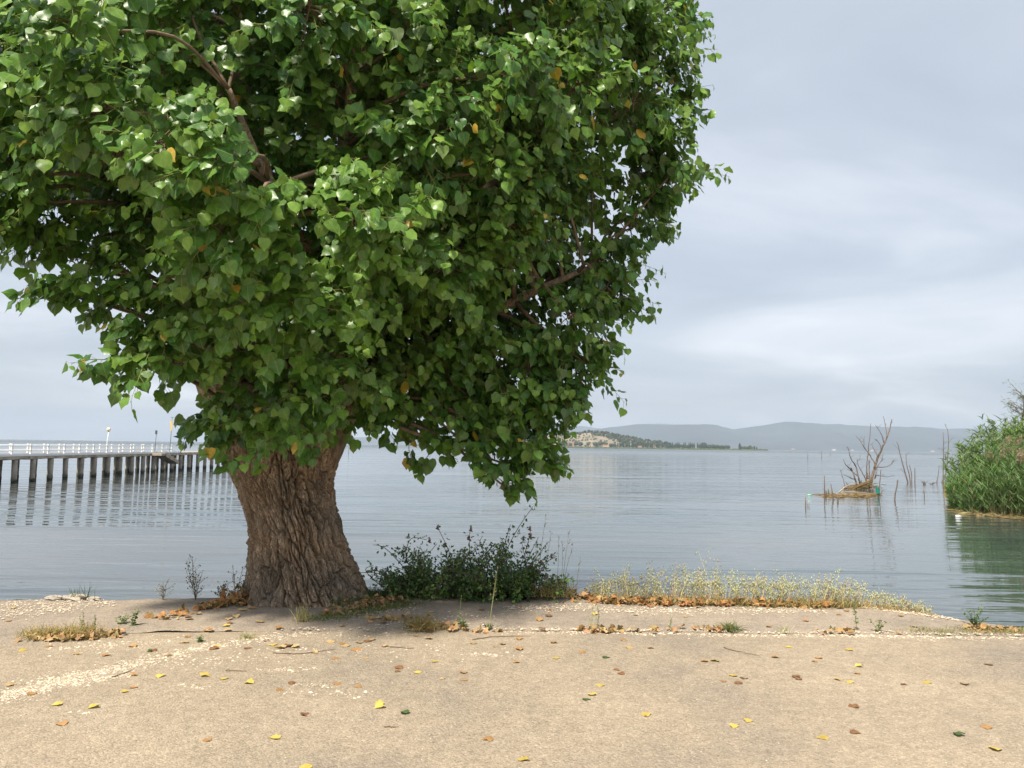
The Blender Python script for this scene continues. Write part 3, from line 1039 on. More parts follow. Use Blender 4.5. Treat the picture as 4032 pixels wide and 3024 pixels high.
def sphere(G, c, r, nu=14, nv=9, col=None, sc=(1, 1, 1), noise=0.0):
    V, Q = [], []
    for j in range(nv + 1):
        for i in range(nu):
            p, q = math.pi * (0.02 + 0.96 * j / nv), 2 * math.pi * i / nu
            k = r * (1 + noise * random.gauss(0, 1))
            V.append([c[0] + k * sc[0] * math.sin(p) * math.cos(q), c[1] + k * sc[1] * math.sin(p) * math.sin(q), c[2] - k * sc[2] * math.cos(p)])
    for j in range(nv):
        for i in range(nu):
            Q.append([j * nu + i, j * nu + (i + 1) % nu, (j + 1) * nu + (i + 1) % nu, (j + 1) * nu + i])
    T = [[len(V), (i + 1) % nu, i] for i in range(nu)] + [[len(V) + 1, nv * nu + i, nv * nu + (i + 1) % nu] for i in range(nu)]
    V += [[c[0], c[1], c[2] - r * sc[2]], [c[0], c[1], c[2] + r * sc[2]]]
    G.add(V, T, Q, col)


G = Geo(); sphere(G, (lp[0] + 0.06, lp[1], PZ + 1.94), 0.165); G.obj('globe', M_globe, lamp)

p1 = at(617, 1792, 68.0)
t = thing('marker_pole', (PX1 + 0.05, p1[1], PZ), 'thin grey pole with a small dark box at its top, on the jetty', 'pole')
G = Geo(); tube(G, [(PX1 + 0.05, 68, PZ), (PX1 + 0.12, 68, PZ + 1.62)], 0.022, 6); G.obj('pole', M_grey, t)
G = Geo(); box(G, (PX1 + 0.05, 67.9, PZ + 1.62), (PX1 + 0.19, 68.02, PZ + 1.95)); G.obj('signal_box', M_grey, t, smooth=False)
t = thing('sign_pole', (PX1 + 0.05, 71.0, PZ), 'pole carrying a tall narrow yellow board, on the jetty beyond the stairs', 'sign')
G = Geo(); tube(G, [(PX1 + 0.05, 71, PZ), (PX1 + 0.13, 71, PZ + 3.2)], 0.022, 6); G.obj('pole', M_grey, t)
G = Geo(); box(G, (PX1 + 0.02, 70.93, PZ + 2.0), (PX1 + 0.20, 70.97, PZ + 2.9)); G.obj('board', M_yellow, t, smooth=False)
G = Geo(); tube(G, [(PX1 - 0.02, 71, PZ + 3.2), (PX1 + 0.3, 71, PZ + 3.2)], 0.018, 6); G.obj('top_bar', M_grey, t)

# far fishing stakes
for px, py, h, gname, lab in ((3180, 1808, 26, 'a', 'thin fishing stake standing in open water off the dead tree, leftmost of three'),
                              (3235, 1806, 34, 'b', 'tallest of three fishing stakes in open water off the dead tree'),
                              (3270, 1796, 15, 'c', 'short thick fishing stake in open water beneath the white far house'),
                              (3749, 1803, 22, 'd', 'lone stake in open water beside the reed bed'),
                              (1372, 1786, 26, 'e', 'thin slanted stake in open water beside the poplar trunk')):
    b = gz(px, py, WATER)
    hh = h * b[1] / FPX
    G = Geo()
    tube(G, [(b[0], b[1], WATER - 1.0), (b[0] + 0.02 * hh, b[1], WATER + hh * 0.5), (b[0] + random.uniform(-.06, .06) * hh, b[1], WATER + hh)], [0.07, 0.06, 0.05], 6)
    tag(G.obj('fishing_stake', M_wood, loc=(b[0], b[1], WATER)), lab, 'stake')

# ================================================================== DROWNED TREES AND STICKS
zz_ = lambda x, y: (3300 + x / 4.1475, 1600 + y / 4.1475)


def stem(G, pts, Y, r0, r1, sides=6, dy=0.0, n=None):
    P = []
    for k, (x, y) in enumerate(pts):
        p, q = zz_(x, y)
        P.append(at(p, q, Y + dy * k / max(1, len(pts) - 1) + random.uniform(-0.15, 0.15)))
    P = np.array(P)
    P = smooth_path(P, n or 5 * len(pts))
    P[1:-1] += rng.normal(0, 0.012, P[1:-1].shape)
    tube(G, P, np.linspace(r0, r1, len(P)), sides)
    return P


YD = 56.0
b = at(*zz_(560, 1330), YD)
dead = thing('dead_tree', (b[0], b[1], WATER), 'bare drowned tree with tall forked grey limbs rising from the lake', 'dead tree')
limbs = [
    ([(500, 1420), (545, 1200), (600, 1000), (650, 830), (740, 640), (800, 500), (850, 350), (878, 205)], .12, .025, 2),
    ([(800, 500), (775, 330), (742, 155)], .035, .015, 1),
    ([(748, 600), (720, 490), (670, 390), (606, 305)], .035, .012, -1),
    ([(645, 820), (590, 710), (540, 608)], .035, .012, 1),
    ([(705, 700), (690, 640), (660, 590), (600, 540)], .025, .008, -1),
    ([(610, 940), (490, 760), (405, 640), (350, 550), (288, 478)], .05, .015, 2),
    ([(420, 650), (425, 560), (430, 485)], .02, .008, 0),
    ([(455, 1230), (470, 960), (495, 700), (525, 420), (535, 278)], .045, .015, -1),
    ([(625, 990), (780, 985), (860, 950), (905, 880), (950, 850)], .04, .012, 2),
    ([(545, 1170), (640, 990), (720, 870), (745, 850)], .045, .015, 1),
    ([(715, 880), (725, 810), (740, 765)], .02, .008, 0),
    ([(610, 1120), (720, 1140), (830, 1150), (905, 1120)], .035, .012, 1),
    ([(510, 1330), (512, 1100), (505, 880)], .05, .035, 0),
    ([(490, 1270), (420, 1130), (350, 1000), (310, 900), (350, 860), (370, 780)], .045, .01, 1),
    ([(372, 1320), (330, 1150), (290, 980), (230, 890), (190, 800), (170, 710), (140, 665)], .065, .015, -2),
    ([(320, 1330), (270, 1170), (220, 1020), (205, 1000)], .07, .03, -1),
    ([(220, 1050), (150, 980), (110, 930), (88, 870)], .045, .015, -1),
    ([(310, 1130), (220, 1060), (140, 1020)], .03, .012, 0),
    ([(290, 1200), (180, 1160), (90, 1110)], .04, .012, -1),
    ([(190, 1340), (150, 1270), (120, 1230)], .035, .015, 0),
    ([(110, 1310), (75, 1150), (35, 1030)], .03, .012, 0),
    ([(600, 1180), (620, 1100), (625, 1075)], .06, .03, 0),
    ([(480, 1180), (478, 1120), (470, 1085)], .06, .04, 0),
    ([(375, 1320), (376, 1250), (374, 1205)], .045, .03, 0),
]
for pts, r0, r1, dy in limbs:
    G = Geo()
    P = stem(G, pts, YD, r0, r1, 7, dy * 0.4)
    # side twigs
    for q in range(int(len(P) / 6)):
        k = random.randint(len(P) // 3, len(P) - 2)
        d = norm(np.array([random.uniform(-1, 1), random.uniform(-1, 1), random.uniform(0, 1.0)]))
        ln = random.uniform(0.15, 0.5)
        tube(G, [P[k], P[k] + d * ln * 0.5 + (0, 0, 0.04), P[k] + d * ln], [0.012, 0.009, 0.005], 5)
    G.obj('limb', M_wood, dead)
# mat of roots and reed straw round the foot
G = Geo()
for k in range(70):
    x = random.gauss(400, 105); y = random.gauss(1325, 14) - abs(x - 520) * -0.0
    p = gz(*zz_(x, y + 10), WATER)
    a = random.uniform(-0.6, 0.6) + (math.pi if random.random() < .5 else 0)
    ln = random.uniform(0.3, 0.9)
    d = np.array([math.cos(a) * ln, math.sin(a) * ln, random.uniform(-0.08, 0.16)])
    h = abs(random.gauss(0, 0.10))
    tube(G, [p + (0, 0, h - 0.05), p + d * 0.5 + (0, 0, h + 0.05), p + d + (0, 0, h - 0.06)], random.uniform(0.012, 0.03), 5)
tag(G.obj('root_mat', M_debris, dead), kind='stuff')
G = Geo()
for k in range(26):
    x = random.gauss(545, 28)
    tp = at(*zz_(x + random.gauss(0, 12), random.uniform(1170, 1290)), YD - 0.4)
    p = gz(*zz_(x + random.gauss(0, 22), 1400), WATER)
    bt = np.array([p[0], YD - 0.6 + random.uniform(-0.3, 0.3), WATER - 0.1])
    tube(G, [tp, (tp + bt) / 2 + rng.normal(0, 0.05, 3), bt], random.uniform(0.01, 0.022), 5)
tag(G.obj('hanging_straw', M_debris, dead), kind='stuff')


def stick(pts, Yw, r0, r1, label, group=None, name='drowned_stick', m=M_wood, branches=0, cat='stick'):
    """pts in the zoomed frame, the first one at the waterline"""
    p, q = zz_(*pts[0])
    b = gz(p, q, WATER) if Yw is None else at(p, q, Yw)
    Y = b[1]
    G = Geo()
    P = np.array([at(*zz_(x, y), Y) for x, y in pts])
    P = np.concatenate([[P[0] - (P[1] - P[0]) * 0.0 - np.array([0, 0, 0.9])], P])
    P = smooth_path(P, 5 * len(P))
    tube(G, P, np.linspace(r0, r1, len(P)), 6)
    for q in range(branches):
        k = random.randint(len(P) // 3, len(P) - 2)
        d = norm(np.array([random.uniform(-1, 1), random.uniform(-1, 1), random.uniform(0.3, 1.0)]))
        ln = random.uniform(0.3, 0.9)
        Q = np.array([P[k], P[k] + d * ln * 0.5 + rng.normal(0, .03, 3), P[k] + d * ln])
        tube(G, Q, [0.014, 0.01, 0.005], 5)
        for w in range(3):
            d2 = norm(d + rng.normal(0, 0.6, 3)); s = Q[1] * (1 - w / 3) + Q[2] * w / 3
            tube(G, [s, s + d2 * 0.2], [0.008, 0.004], 4)
    return tag(G.obj(name, m, loc=(b[0], b[1], WATER)), label, cat, group)


SAP = 'saplings drowned off the reed bed'
stick([(1140, 1250), (1105, 1120), (1060, 960), (1010, 770), (960, 590), (948, 572)], None, .075, .02, 'tallest drowned sapling between dead tree and reeds, leaning left with a side branch', SAP, 'drowned_sapling', branches=3, cat='sapling')
stick([(1180, 1262), (1165, 1130), (1120, 950), (1108, 780)], None, .055, .02, 'slim drowned sapling curving up just beside the tallest leaning one', SAP, 'drowned_sapling', branches=1, cat='sapling')
stick([(1204, 1265), (1195, 1080), (1165, 955)], None, .05, .025, 'short pale drowned sapling between a curved one and an upright stick', SAP, 'drowned_sapling', cat='sapling')
stick([(1254, 1262), (1255, 1130), (1253, 1000)], None, .045, .03, 'straight upright stick beside the drowned saplings', None)
stick([(1610, 1250), (1635, 1120), (1652, 960)], None, .05, .02, 'short slanted sapling just left of the branching ones by the reeds', SAP, 'drowned_sapling', cat='sapling')
stick([(1715, 1250), (1720, 900), (1722, 650), (1715, 420)], None, .05, .015, 'slender branching drowned sapling beside the thick curved one by the reeds', SAP, 'drowned_sapling', branches=9, cat='sapling')
stick([(1700, 1252), (1755, 1090), (1790, 800), (1800, 500), (1785, 380), (1740, 290)], None, .085, .012, 'thick curved drowned sapling nearest the reed bed', SAP, 'drowned_sapling', branches=3, cat='sapling')
stick([(1815, 1300), (1820, 1180), (1826, 1080)], None, .05, .03, 'short stick touching the edge of the reed bed', None)
stick([(925, 1540), (935, 1420), (962, 1300), (972, 1200)], None, .045, .03, 'bent solitary stick standing in the water right of the dead tree', None)
stick([(1408, 1490), (1405, 1430), (1393, 1368)], None, .03, .02, 'short leaning stick in shallow water before the drowned saplings', None)
stick([(668, 1480), (680, 1270), (700, 1030)], None, .04, .02, 'tall thin stick rising beside the green plastic tube', None)
stick([(690, 1480), (710, 1410), (745, 1358)], None, .03, .015, 'short hooked stick right of the green plastic tube', None)
for (x, y, h, lab) in ((-600, 0, 0, None),):
    pass
st = [((3246, 1958), (3246, 1873), .035, 'tall thin stake at the left end of the floating debris raft'), ((3252, 1955), (3252, 1928), .05, 'stubby post at the left end of the debris raft, beside the tall thin stake'),
      ((3262, 1950), (3261, 1925), .05, 'second stubby post in the debris raft'), ((3281, 1970), (3272, 1907), .04, 'leaning stake in front of the debris raft'),
      ((3299, 1976), (3297, 1945), .05, 'short dark stub standing before the debris raft'), ((3172, 1995), (3171, 1958), .03, 'thin stick alone in the water left of the debris raft'),
      ((3320, 1948), (3322, 1925), .045, 'pale stub inside the debris raft')]
for (p0, p1_, r_, lab) in st:
    b = gz(*p0, WATER)
    tpt = at(*p1_, b[1])
    G = Geo()
    tube(G, [b - (0, 0, 0.9), b, (b + tpt) / 2 + (0.01, 0, 0), tpt], [r_ * 1.1, r_, r_ * 0.9, r_ * 0.7], 6)
    tag(G.obj('drowned_stake', M_wood, loc=b), lab, 'stake')
# bent twigs next to the lone thin stick
for k, (x, w_) in enumerate(((3178, 5), (3184, 4))):
    b = gz(x, 1996, WATER)
    G = Geo(); s = b[1] / FPX
    tube(G, smooth_path([b - (0, 0, .3), b + (0, 0, 0), b + (w_ * s * .6, 0, 8 * s), b + (w_ * s * 0.2, 0, 14 * s)], 12), np.linspace(.02, .01, 12), 5)
    tag(G.obj('bent_twig', M_wood, loc=b), 'small bent twig poking from the water by the thin lone stick', 'twig', 'bent twigs in the water')
# debris raft: straw and poles
G = Geo()
for k in range(130):
    px = random.uniform(3250, 3440); py = 1952 + random.gauss(0, 5) - (px - 3340) * 0.01
    w_ = 1 - abs(px - 3350) / 130
    p = gz(px, py, WATER)
    a = random.gauss(0, 0.25) + (math.pi if random.random() < .5 else 0)
    ln = random.uniform(0.25, 0.9)
    d = np.array([math.cos(a) * ln, math.sin(a) * ln * 0.8, 0])
    h = abs(random.gauss(0, 0.06)) * max(0.2, w_)
    tube(G, [p + (0, 0, h - .02), p + d * .5 + (0, 0, h + .03), p + d + (0, 0, h - 0.03)], random.uniform(.01, .022), 4)
tag(G.obj('debris_raft', M_debris), 'brown raft of floating reed straw in front of the dead tree', 'debris', kind='stuff')
for pts, lab in (([(3300, 1942), (3330, 1938), (3385, 1939), (3432, 1944)], 'long bleached pole lying on the floating debris raft'), ([(3302, 1940), (3330, 1916), (3358, 1905), (3375, 1902)], 'arched bleached branch rising from the debris raft toward the dead tree'),
                 ([(3290, 1952), (3340, 1946), (3400, 1948), (3430, 1957)], 'darker pole lying low along the front of the debris raft')):
    b0 = gz(pts[0][0], 1950, WATER)
    P = np.array([at(a, c, b0[1] + 0.2 * k) for k, (a, c) in enumerate(pts)])
    P[:, 2] = np.maximum(P[:, 2], WATER + 0.06)
    G = Geo(); tube(G, smooth_path(P, 16), np.linspace(.045, .02, 16), 6)
    tag(G.obj('driftwood_pole', M_wood2, loc=P[0]), lab, 'driftwood')
# branch tangle right
for px0, lab in ((3640, 'fallen forked branch lying in the water left of the dark snag'), (3667, 'dark low snag of driftwood near the slanted sapling')):
    b = gz(px0, 1907, WATER)
    s = b[1] / FPX
    G = Geo()
    for k in range(7):
        d = np.array([random.uniform(-22, 22), random.uniform(-10, 10), random.uniform(4, 22) if px0 < 3650 else random.uniform(1, 9)]) * s
        tube(G, smooth_path([b - (0, 0, .15), b + d * 0.5 + (0, 0, 3 * s), b + d], 8), np.linspace(.035, .008, 8), 5)
    tag(G.obj('driftwood_branch', M_wood, loc=b), lab, 'driftwood')
# green tube
b = gz(*zz_(650, 1480), WATER)
t = thing('plastic_tube', b, 'green plastic tube slipped over a stick beside the dead tree', 'tube')
G = Geo(); tube(G, [b - (0, 0, .6), at(*zz_(655, 1420), b[1]), at(*zz_(640, 1285), b[1])], [.05, .045, .03], 7); G.obj('stick', M_wood, t)
G = Geo(); tube(G, [at(*zz_(654, 1425), b[1]), at(*zz_(640, 1320), b[1])], [.10, .095], 12, cap=False); G.obj('sleeve', M_tube, t)
# white float + small bits
b = gz(3773, 2036, WATER)
t = thing('white_bottle', b, 'white plastic bottle floating in front of the reeds', 'bottle')
G = Geo(); tube(G, [b + (-.11, 0, .03), b + (-.09, 0, .03), b + (.06, .03, .03), b + (.10, .04, .03), b + (.12, .04, .03)], [.02, .055, .06, .035, .02], 12); G.obj('body', M_white, t)
G = Geo(); tube(G, [b + (.12, .04, .03), b + (.15, .05, .03)], [.022, .022], 10); G.obj('cap', M_white, t)
b = gz(3187, 1951, WATER)
G = Geo(); tube(G, [b + (-.12, 0, .02), b + (-.09, 0, .02), b + (.08, 0, .02), b + (.12, 0, .02)], [.02, .06, .06, .025], 10)
tag(G.obj('green_bottle', plain('pale_green_plastic', (0.25, 0.5, 0.3), 0.3, 0.05, 3.0, spec=0.5), loc=b), 'pale green bottle floating left of the debris raft', 'bottle')

# ================================================================== REED BED
rb = gz(3760, 2030, WATER)


def reed_edge(px):
    """front waterline of the reed bed, by bearing: distance out, and X per metre of distance"""
    y = np.interp(px, [3712, 3800, 3900, 4032, 4400, 5200], [gz(3712, 2004, WATER)[1], gz(3800, 2022, WATER)[1], gz(3900, 2030, WATER)[1], gz(4032, 2044, WATER)[1], gz(4400, 2060, WATER)[1], gz(4400, 2060, WATER)[1]])
    return y, (np.asarray(px) - CX) / FPX * 1.003


def reeds():
    G = Geo()
    n = 2600
    px = 3732 + rng.uniform(0, 1, n) ** 1.05 * 690
    depth = rng.uniform(0, 1, n) ** 1.3 * 9.0
    yf, k_ = reed_edge(px)
    y = yf + depth
    x = k_ * y
    m_in = (px - 3732) / FPX * yf            # metres in from the open side
    left = np.clip(m_in / 2.2, 0, 1)
    h = (1.15 + 1.65 * np.clip(m_in / 2.2, 0, 1) + 0.22 * rng.normal(size=n) + 0.5 * fbm(x * 0.5, y * 0.5, 1, 2)) * rng.uniform(0.78, 1.05, n)
    h = h * (0.62 + 0.38 * np.clip(depth / 1.0, 0, 1))
    base = np.stack([x, y, np.full(n, WATER - 0.25)], 1)
    lean = rng.normal(0, 0.09, (n, 2)); lean[:, 0] -= 0.10 * (1 - left); lean[:, 1] -= 0.10 * np.exp(-depth)
    d = norm(np.stack([lean[:, 0], lean[:, 1], np.ones(n)], 1))
    ribbons(G, base, d, h + 0.25, 0.022, 0.06, jit((0.16, 0.15, 0.055), n, 0.15), 5)
    for k in range(13):
        t = rng.uniform(0.22, 1.0, n)
        a = rng.uniform(0, 6.28, n)
        p = base + d * ((h + 0.25) * t)[:, None]
        out = norm(np.stack([np.cos(a) * 0.75 + lean[:, 0], np.sin(a) * 0.75, np.full(n, 1.25)], 1))
        c = jit((0.095, 0.190, 0.040), n, 0.24)
        c[rng.random(n) < 0.05] = (0.24, 0.2, 0.07)
        ribbons(G, p, out, rng.uniform(0.30, 0.55, n), 0.034, rng.uniform(0.15, 0.6, n), c, 3)
    return G, base, d, h, depth


G, rbase, rd, rh, rdep = reeds()
reed_bed = G.obj('reed_bed', M_reed, loc=(rb[0], rb[1], WATER))
tag(reed_bed, 'dense green reed bed with pinkish plumes standing in shallow water', 'reeds', kind='stuff')
# plumes
Gp = Geo()
for k in range(90):
    z0 = k / 90
    dd = np.array([0.25 * z0, 0, z0])
    a = rng.uniform(0, 6.28); r_ = 0.30 * math.sin(math.pi * (0.1 + 0.85 * z0)) * 0.6
    ribbons(Gp, np.array([[0.06 * z0, 0, z0 * 0.8]]), norm(np.array([[math.cos(a), math.sin(a), 0.9]])), [0.12 + r_], [0.035], [0.5], np.array([[0.46, 0.33, 0.24]]) * rng.uniform(0.8, 1.2), 2)
plume_me = Gp.mesh('plume', M_grass)
cand = np.where((rh > 2.35) & (rbase[:, 0] < 0.72 * rbase[:, 1]))[0]
order = cand[np.argsort(rdep[cand] + rng.uniform(0, 7, len(cand)))][:70]
for k in order:
    o = bpy.data.objects.new('plume', plume_me)
    C.objects.link(o)
    tp = rbase[k] + rd[k] * (rh[k] + 0.12)
    o.location = tp
    s = random.uniform(0.32, 0.55)
    o.scale = (s, s, s)
    o.rotation_euler = (random.uniform(-.3, .3), random.uniform(-.3, .3), random.uniform(0, 6))
    setp(o, reed_bed)
# giant cane behind
G = Geo()
n = 420
px = 3790 + rng.uniform(0, 1, n) * 640
yf, k_ = reed_edge(px)
y = yf + 5.0 + rng.uniform(0, 6, n)
x = k_ * y
m_in = (px - 3790) / FPX * y
h = 3.5 + 0.85 * np.clip(m_in / 1.6, 0, 1) + 0.7 * fbm(x * 0.45, y * 0.45, 7, 2) + rng.normal(0, 0.15, n)
h *= 0.84 + 0.16 * np.clip(m_in / 1.6, 0, 1)
base = np.stack([x, y, np.full(n, WATER - 0.2)], 1)
lean = rng.normal(0, 0.12, (n, 2)); lean[:, 0] -= 0.34 * np.exp(-m_in / 1.0); lean[:, 1] -= 0.10
d = norm(np.stack([lean[:, 0], lean[:, 1], np.ones(n)], 1))
ribbons(G, base, d, h, 0.035, 0.04, jit((0.20, 0.20, 0.06), n, 0.15), 6)
for k in range(26):
    t = rng.uniform(0.30, 1.0, n)
    side = (k % 2) * math.pi + rng.normal(0, 0.5, n) + np.arange(n) * 2.4
    p = base + d * (h * t)[:, None]
    out = norm(np.stack([np.cos(side) * 0.7 + d[:, 0], np.sin(side) * 0.7 + d[:, 1], np.full(n, 0.9)], 1))
    ribbons(G, p, out, rng.uniform(0.45, 0.8, n) * (1.1 - 0.4 * t), 0.055, rng.uniform(0.25, 0.8, n), jit((0.13, 0.21, 0.04), n, 0.24), 3)
tag(G.obj('giant_cane', M_reed), 'tall yellowish green cane thicket leaning out behind the reed bed', 'cane', kind='stuff')
# mud bank under the reeds
G = Geo()
pxs = np.linspace(3705, 5000, 60); m = 16
t_ = np.linspace(0, 1, m)
yf_, k_ = reed_edge(pxs)
Y_ = yf_[:, None] - 0.7 + 20 * t_[None] + 0.3 * fbm(pxs[:, None] * 0.03, t_[None] * 3, 1, 3)
X = k_[:, None] * Y_
Z_ = WATER - 0.10 + 0.13 * np.clip(t_[None] * 18, 0, 1) * np.clip((pxs[:, None] - 3705) / 60, 0, 1) + 0.05 * fbm(X * 2, Y_ * 2, 2, 3) + 0.9 * np.clip(t_[None] - 0.4, 0, 1)
i = np.arange(59)[:, None] * m; j = np.arange(m - 1)[None]
G.add(np.stack([X, Y_, Z_], -1).reshape(-1, 3), None, np.stack([i + j, i + m + j, i + m + j + 1, i + j + 1], -1).reshape(-1, 4))
tag(G.obj('mud_bank', M_debris), kind='structure')
# straw along the foot of the reeds
G = Geo()
n = 900
px = rng.uniform(3722, 4300, n); yf, k_ = reed_edge(px); y = yf + rng.normal(-0.35, 0.25, n); x = k_ * y
d = norm(np.stack([rng.normal(0, 1, n), rng.normal(0, 0.4, n), np.abs(rng.normal(0, 0.12, n))], 1))
ribbons(G, np.stack([x, y, np.full(n, WATER + 0.03)], 1), d, rng.uniform(0.2, 0.6, n), 0.03, 0.05, jit((0.27, 0.19, 0.08), n, 0.25), 2)
tag(G.obj('floating_straw', M_grass), 'brown floating straw along the foot of the reed bed', 'straw', kind='stuff')
# pale stones at the foot of the reeds
for k, (px, py, s) in enumerate(((3812, 2016, .28), (3800, 2024, .2), (3862, 2030, .16), (3905, 2028, .2), (3985, 2026, .3), (4010, 2034, .2))):
    b = gz(px, py, WATER)
    G = Geo(); sphere(G, b + (0, 0, 0.0), s, 9, 6, sc=(1.5, 0.9, 0.45), noise=0.12)
    tag(G.obj('shore_stone', plain('mossy_stone_%d' % k, (0.26, 0.21, 0.09), 0.95, 0.3, 6), loc=b), 'low mossy stone at the waterline below the reeds', 'stone', 'mossy stones below the reeds')

# willow behind the cane
wb = at(4040, 1790, 46.0)
will = thing('willow_tree', (wb[0], 46.0, WATER), 'pale feathery willow rising behind the cane thicket', 'tree')
G = Geo()
trunk_p = smooth_path([(wb[0], 46, WATER - 0.2), (wb[0] + .1, 46, 1.5), (wb[0] - 0.1, 46.1, 3.2), (wb[0] + .2, 46, 5.2)], 20)
tube(G, trunk_p, np.linspace(.14, .03, 20), 8)
G.obj('trunk', M_wood, will)
Gb, Gl = Geo(), Geo()
for k in range(46):
    q = random.randint(7, 19)
    a = random.uniform(0, 6.28)
    ln = random.uniform(0.8, 1.9) * (1.2 - 0.5 * q / 19)
    d = np.array([math.cos(a) * 0.75, math.sin(a) * 0.75, random.uniform(0.35, 1.0)])
    P = smooth_path([trunk_p[q], trunk_p[q] + d * ln * .5, trunk_p[q] + d * ln + (0, 0, 0.05)], 7)
    tube(Gb, P, np.linspace(.025, .006, 7), 5)
    m_ = 34
    s = rng.integers(1, 7, m_)
    bp = P[s] + rng.normal(0, 0.10, (m_, 3))
    dd = norm(rng.normal(0, 1, (m_, 3)) + np.array(d) * 0.8)
    ribbons(Gl, bp, dd, rng.uniform(.12, .3, m_), .03, rng.uniform(.1, .6, m_), jit((0.17, 0.20, 0.13), m_, 0.2), 2)
tag(Gb.obj('branches', M_wood, will), kind='stuff')
tag(Gl.obj('foliage', M_reed, will), kind='stuff')

# ================================================================== THE POPLAR
TY = 8.62
prof = [(2400, 948, 1490), (2370, 955, 1470), (2317, 961, 1438), (2215, 974, 1393), (2112, 973, 1355), (2061, 970, 1340), (2010, 957, 1324), (1950, 936, 1314), (1887, 914, 1312),
        (1820, 892, 1328), (1760, 880, 1345), (1690, 872, 1360), (1600, 880, 1340), (1520, 930, 1290)]
cl, hw, zz = [], [], []
for y, l, r in prof:
    a, c = at(l, y, TY), at(r, y, TY)
    cl.append((a[0] + c[0]) / 2); hw.append((c[0] - a[0]) / 2); zz.append((a[2] + c[2]) / 2)
cl, hw, zz = np.array(cl), np.array(hw), np.array(zz)
TX = float(np.interp(0.3, zz, cl))
poplar = thing('poplar_tree', (TX, TY, 0.0), 'great poplar with thick furrowed trunk and heavy green crown at the lakeside', 'tree')


def trunk_mesh():
    nu, nv = 520, 380
    th = np.linspace(0, 2 * math.pi, nu, endpoint=False)
    z = np.linspace(-0.18, zz[-1], nv)
    c = np.interp(z, zz, cl) + 0.02; w = np.interp(z, zz, hw)
    k = np.ones(9) / 9
    w = np.convolve(np.pad(w, 4, 'edge'), k, 'valid'); c = np.convolve(np.pad(c, 4, 'edge'), k, 'valid')
    A, Z = np.meshgrid(th, z)
    Wd = w[:, None]
    ca, sa = np.cos(A), np.sin(A)
    # buttressed foot, long swellings
    f = np.clip(1 - (Z + 0.1) / 0.9, 0, 1)
    Rr = Wd * (1 + 0.05 * fbm(ca * 1.3 + 3, sa * 1.3, Z * 0.5, 3)) * (1 + 0.10 * f ** 2 * pn(ca * 2.1, sa * 2.1, 0.4) * 2)
    s = 3.4 * Wd / 0.55
    wx = 0.5 * fbm(ca * 2.2, sa * 2.2, Z * 1.6 + 3, 3)
    wz = 0.6 * fbm(ca * 2.0 + 9, sa * 2.0, Z * 1.4, 3)
    twist = 0.10 * Z

    def furrow(k_, zs, off):
        n = pn(np.cos(A + twist) * k_ + wx * 1.2 + off, np.sin(A + twist) * k_ + wx, Z * zs + wz * 1.1 + off)
        return np.abs(n)
    f1 = furrow(5.6, 1.5, 0.0)
    f2 = furrow(11.0, 3.6, 7.3)
    f3 = furrow(23.0, 10.0, 2.2)
    def plates(nc, vh, seed, w):
        """cracked plates: jittered cells wrapped round the trunk, crack width w in cells"""
        jr = np.random.default_rng(seed)
        U = A / (2 * math.pi) * nc + 0.9 * wx + twist * nc * 0.16
        Vv = Z / vh + 0.9 * wz + 40
        iu, iv = np.floor(U).astype(int), np.floor(Vv).astype(int)
        jx, jy, hh = jr.uniform(0.1, 0.9, (nc, 400)), jr.uniform(0.1, 0.9, (nc, 400)), jr.uniform(0, 1, (nc, 400))
        F1 = np.full(U.shape, 9.0); F2 = np.full(U.shape, 9.0); H = np.zeros(U.shape)
        for du in (-1, 0, 1):
            for dv in (-1, 0, 1):
                cu, cv = iu + du, iv + dv
                m_, n_ = cu % nc, cv % 400
                dd = (cu + jx[m_, n_] - U) ** 2 + (cv + jy[m_, n_] - Vv) ** 2
                dd = np.sqrt(dd)
                near = dd < F1
                F2 = np.where(near, F1, np.minimum(F2, dd))
                H = np.where(near, hh[m_, n_], H)
                F1 = np.where(near, dd, F1)
        return np.clip((F2 - F1) / w, 0, 1) ** 0.6, H
    c1, h1 = plates(34, 0.34, 5, 0.22)
    c2, h2 = plates(70, 0.13, 6, 0.30)
    d = 0.075 * np.clip(f1 / 0.16, 0, 1) ** 0.55 + 0.050 * c1 + 0.022 * h1 * c1 + 0.022 * c2 + 0.012 * h2 * c2 + 0.02 * np.clip(f2 / 0.17, 0, 1) ** 0.6
    fine = 0.010 * fbm(ca * 40, sa * 40, Z * 22, 3)
    Rr = Rr + d - 0.205 + fine
    Rr = Rr + 0.085 * np.exp(-np.clip(Z + 0.03, 0, 9) / 0.10) * np.clip(0.55 + 1.1 * pn(ca * 2.6 + 8, sa * 2.6, 0.7), 0, 1.5)   # root flare
    V = np.stack([c[:, None] + Rr * ca, TY + Rr * sa, Z + 0.012 * pn(ca * 7, sa * 7, Z * 6)], -1).reshape(-1, 3)
    i = np.arange(nv - 1)[:, None] * nu; j = np.arange(nu)[None]; j2 = (j + 1) % nu
    Q = np.stack([i + j, i + j2, i + nu + j2, i + nu + j], -1).reshape(-1, 4)
    m = len(V)
    V = np.concatenate([V, [[c[-1], TY, z[-1] + 0.12]]])
    jj = np.arange(nu); e = (nv - 1) * nu
    T = np.stack([e + jj, e + (jj + 1) % nu, np.full(nu, m)], 1)
    G = Geo(); G.add(V, T, Q)
    G.obj('trunk', M_bark, poplar, smooth=False)


trunk_mesh()


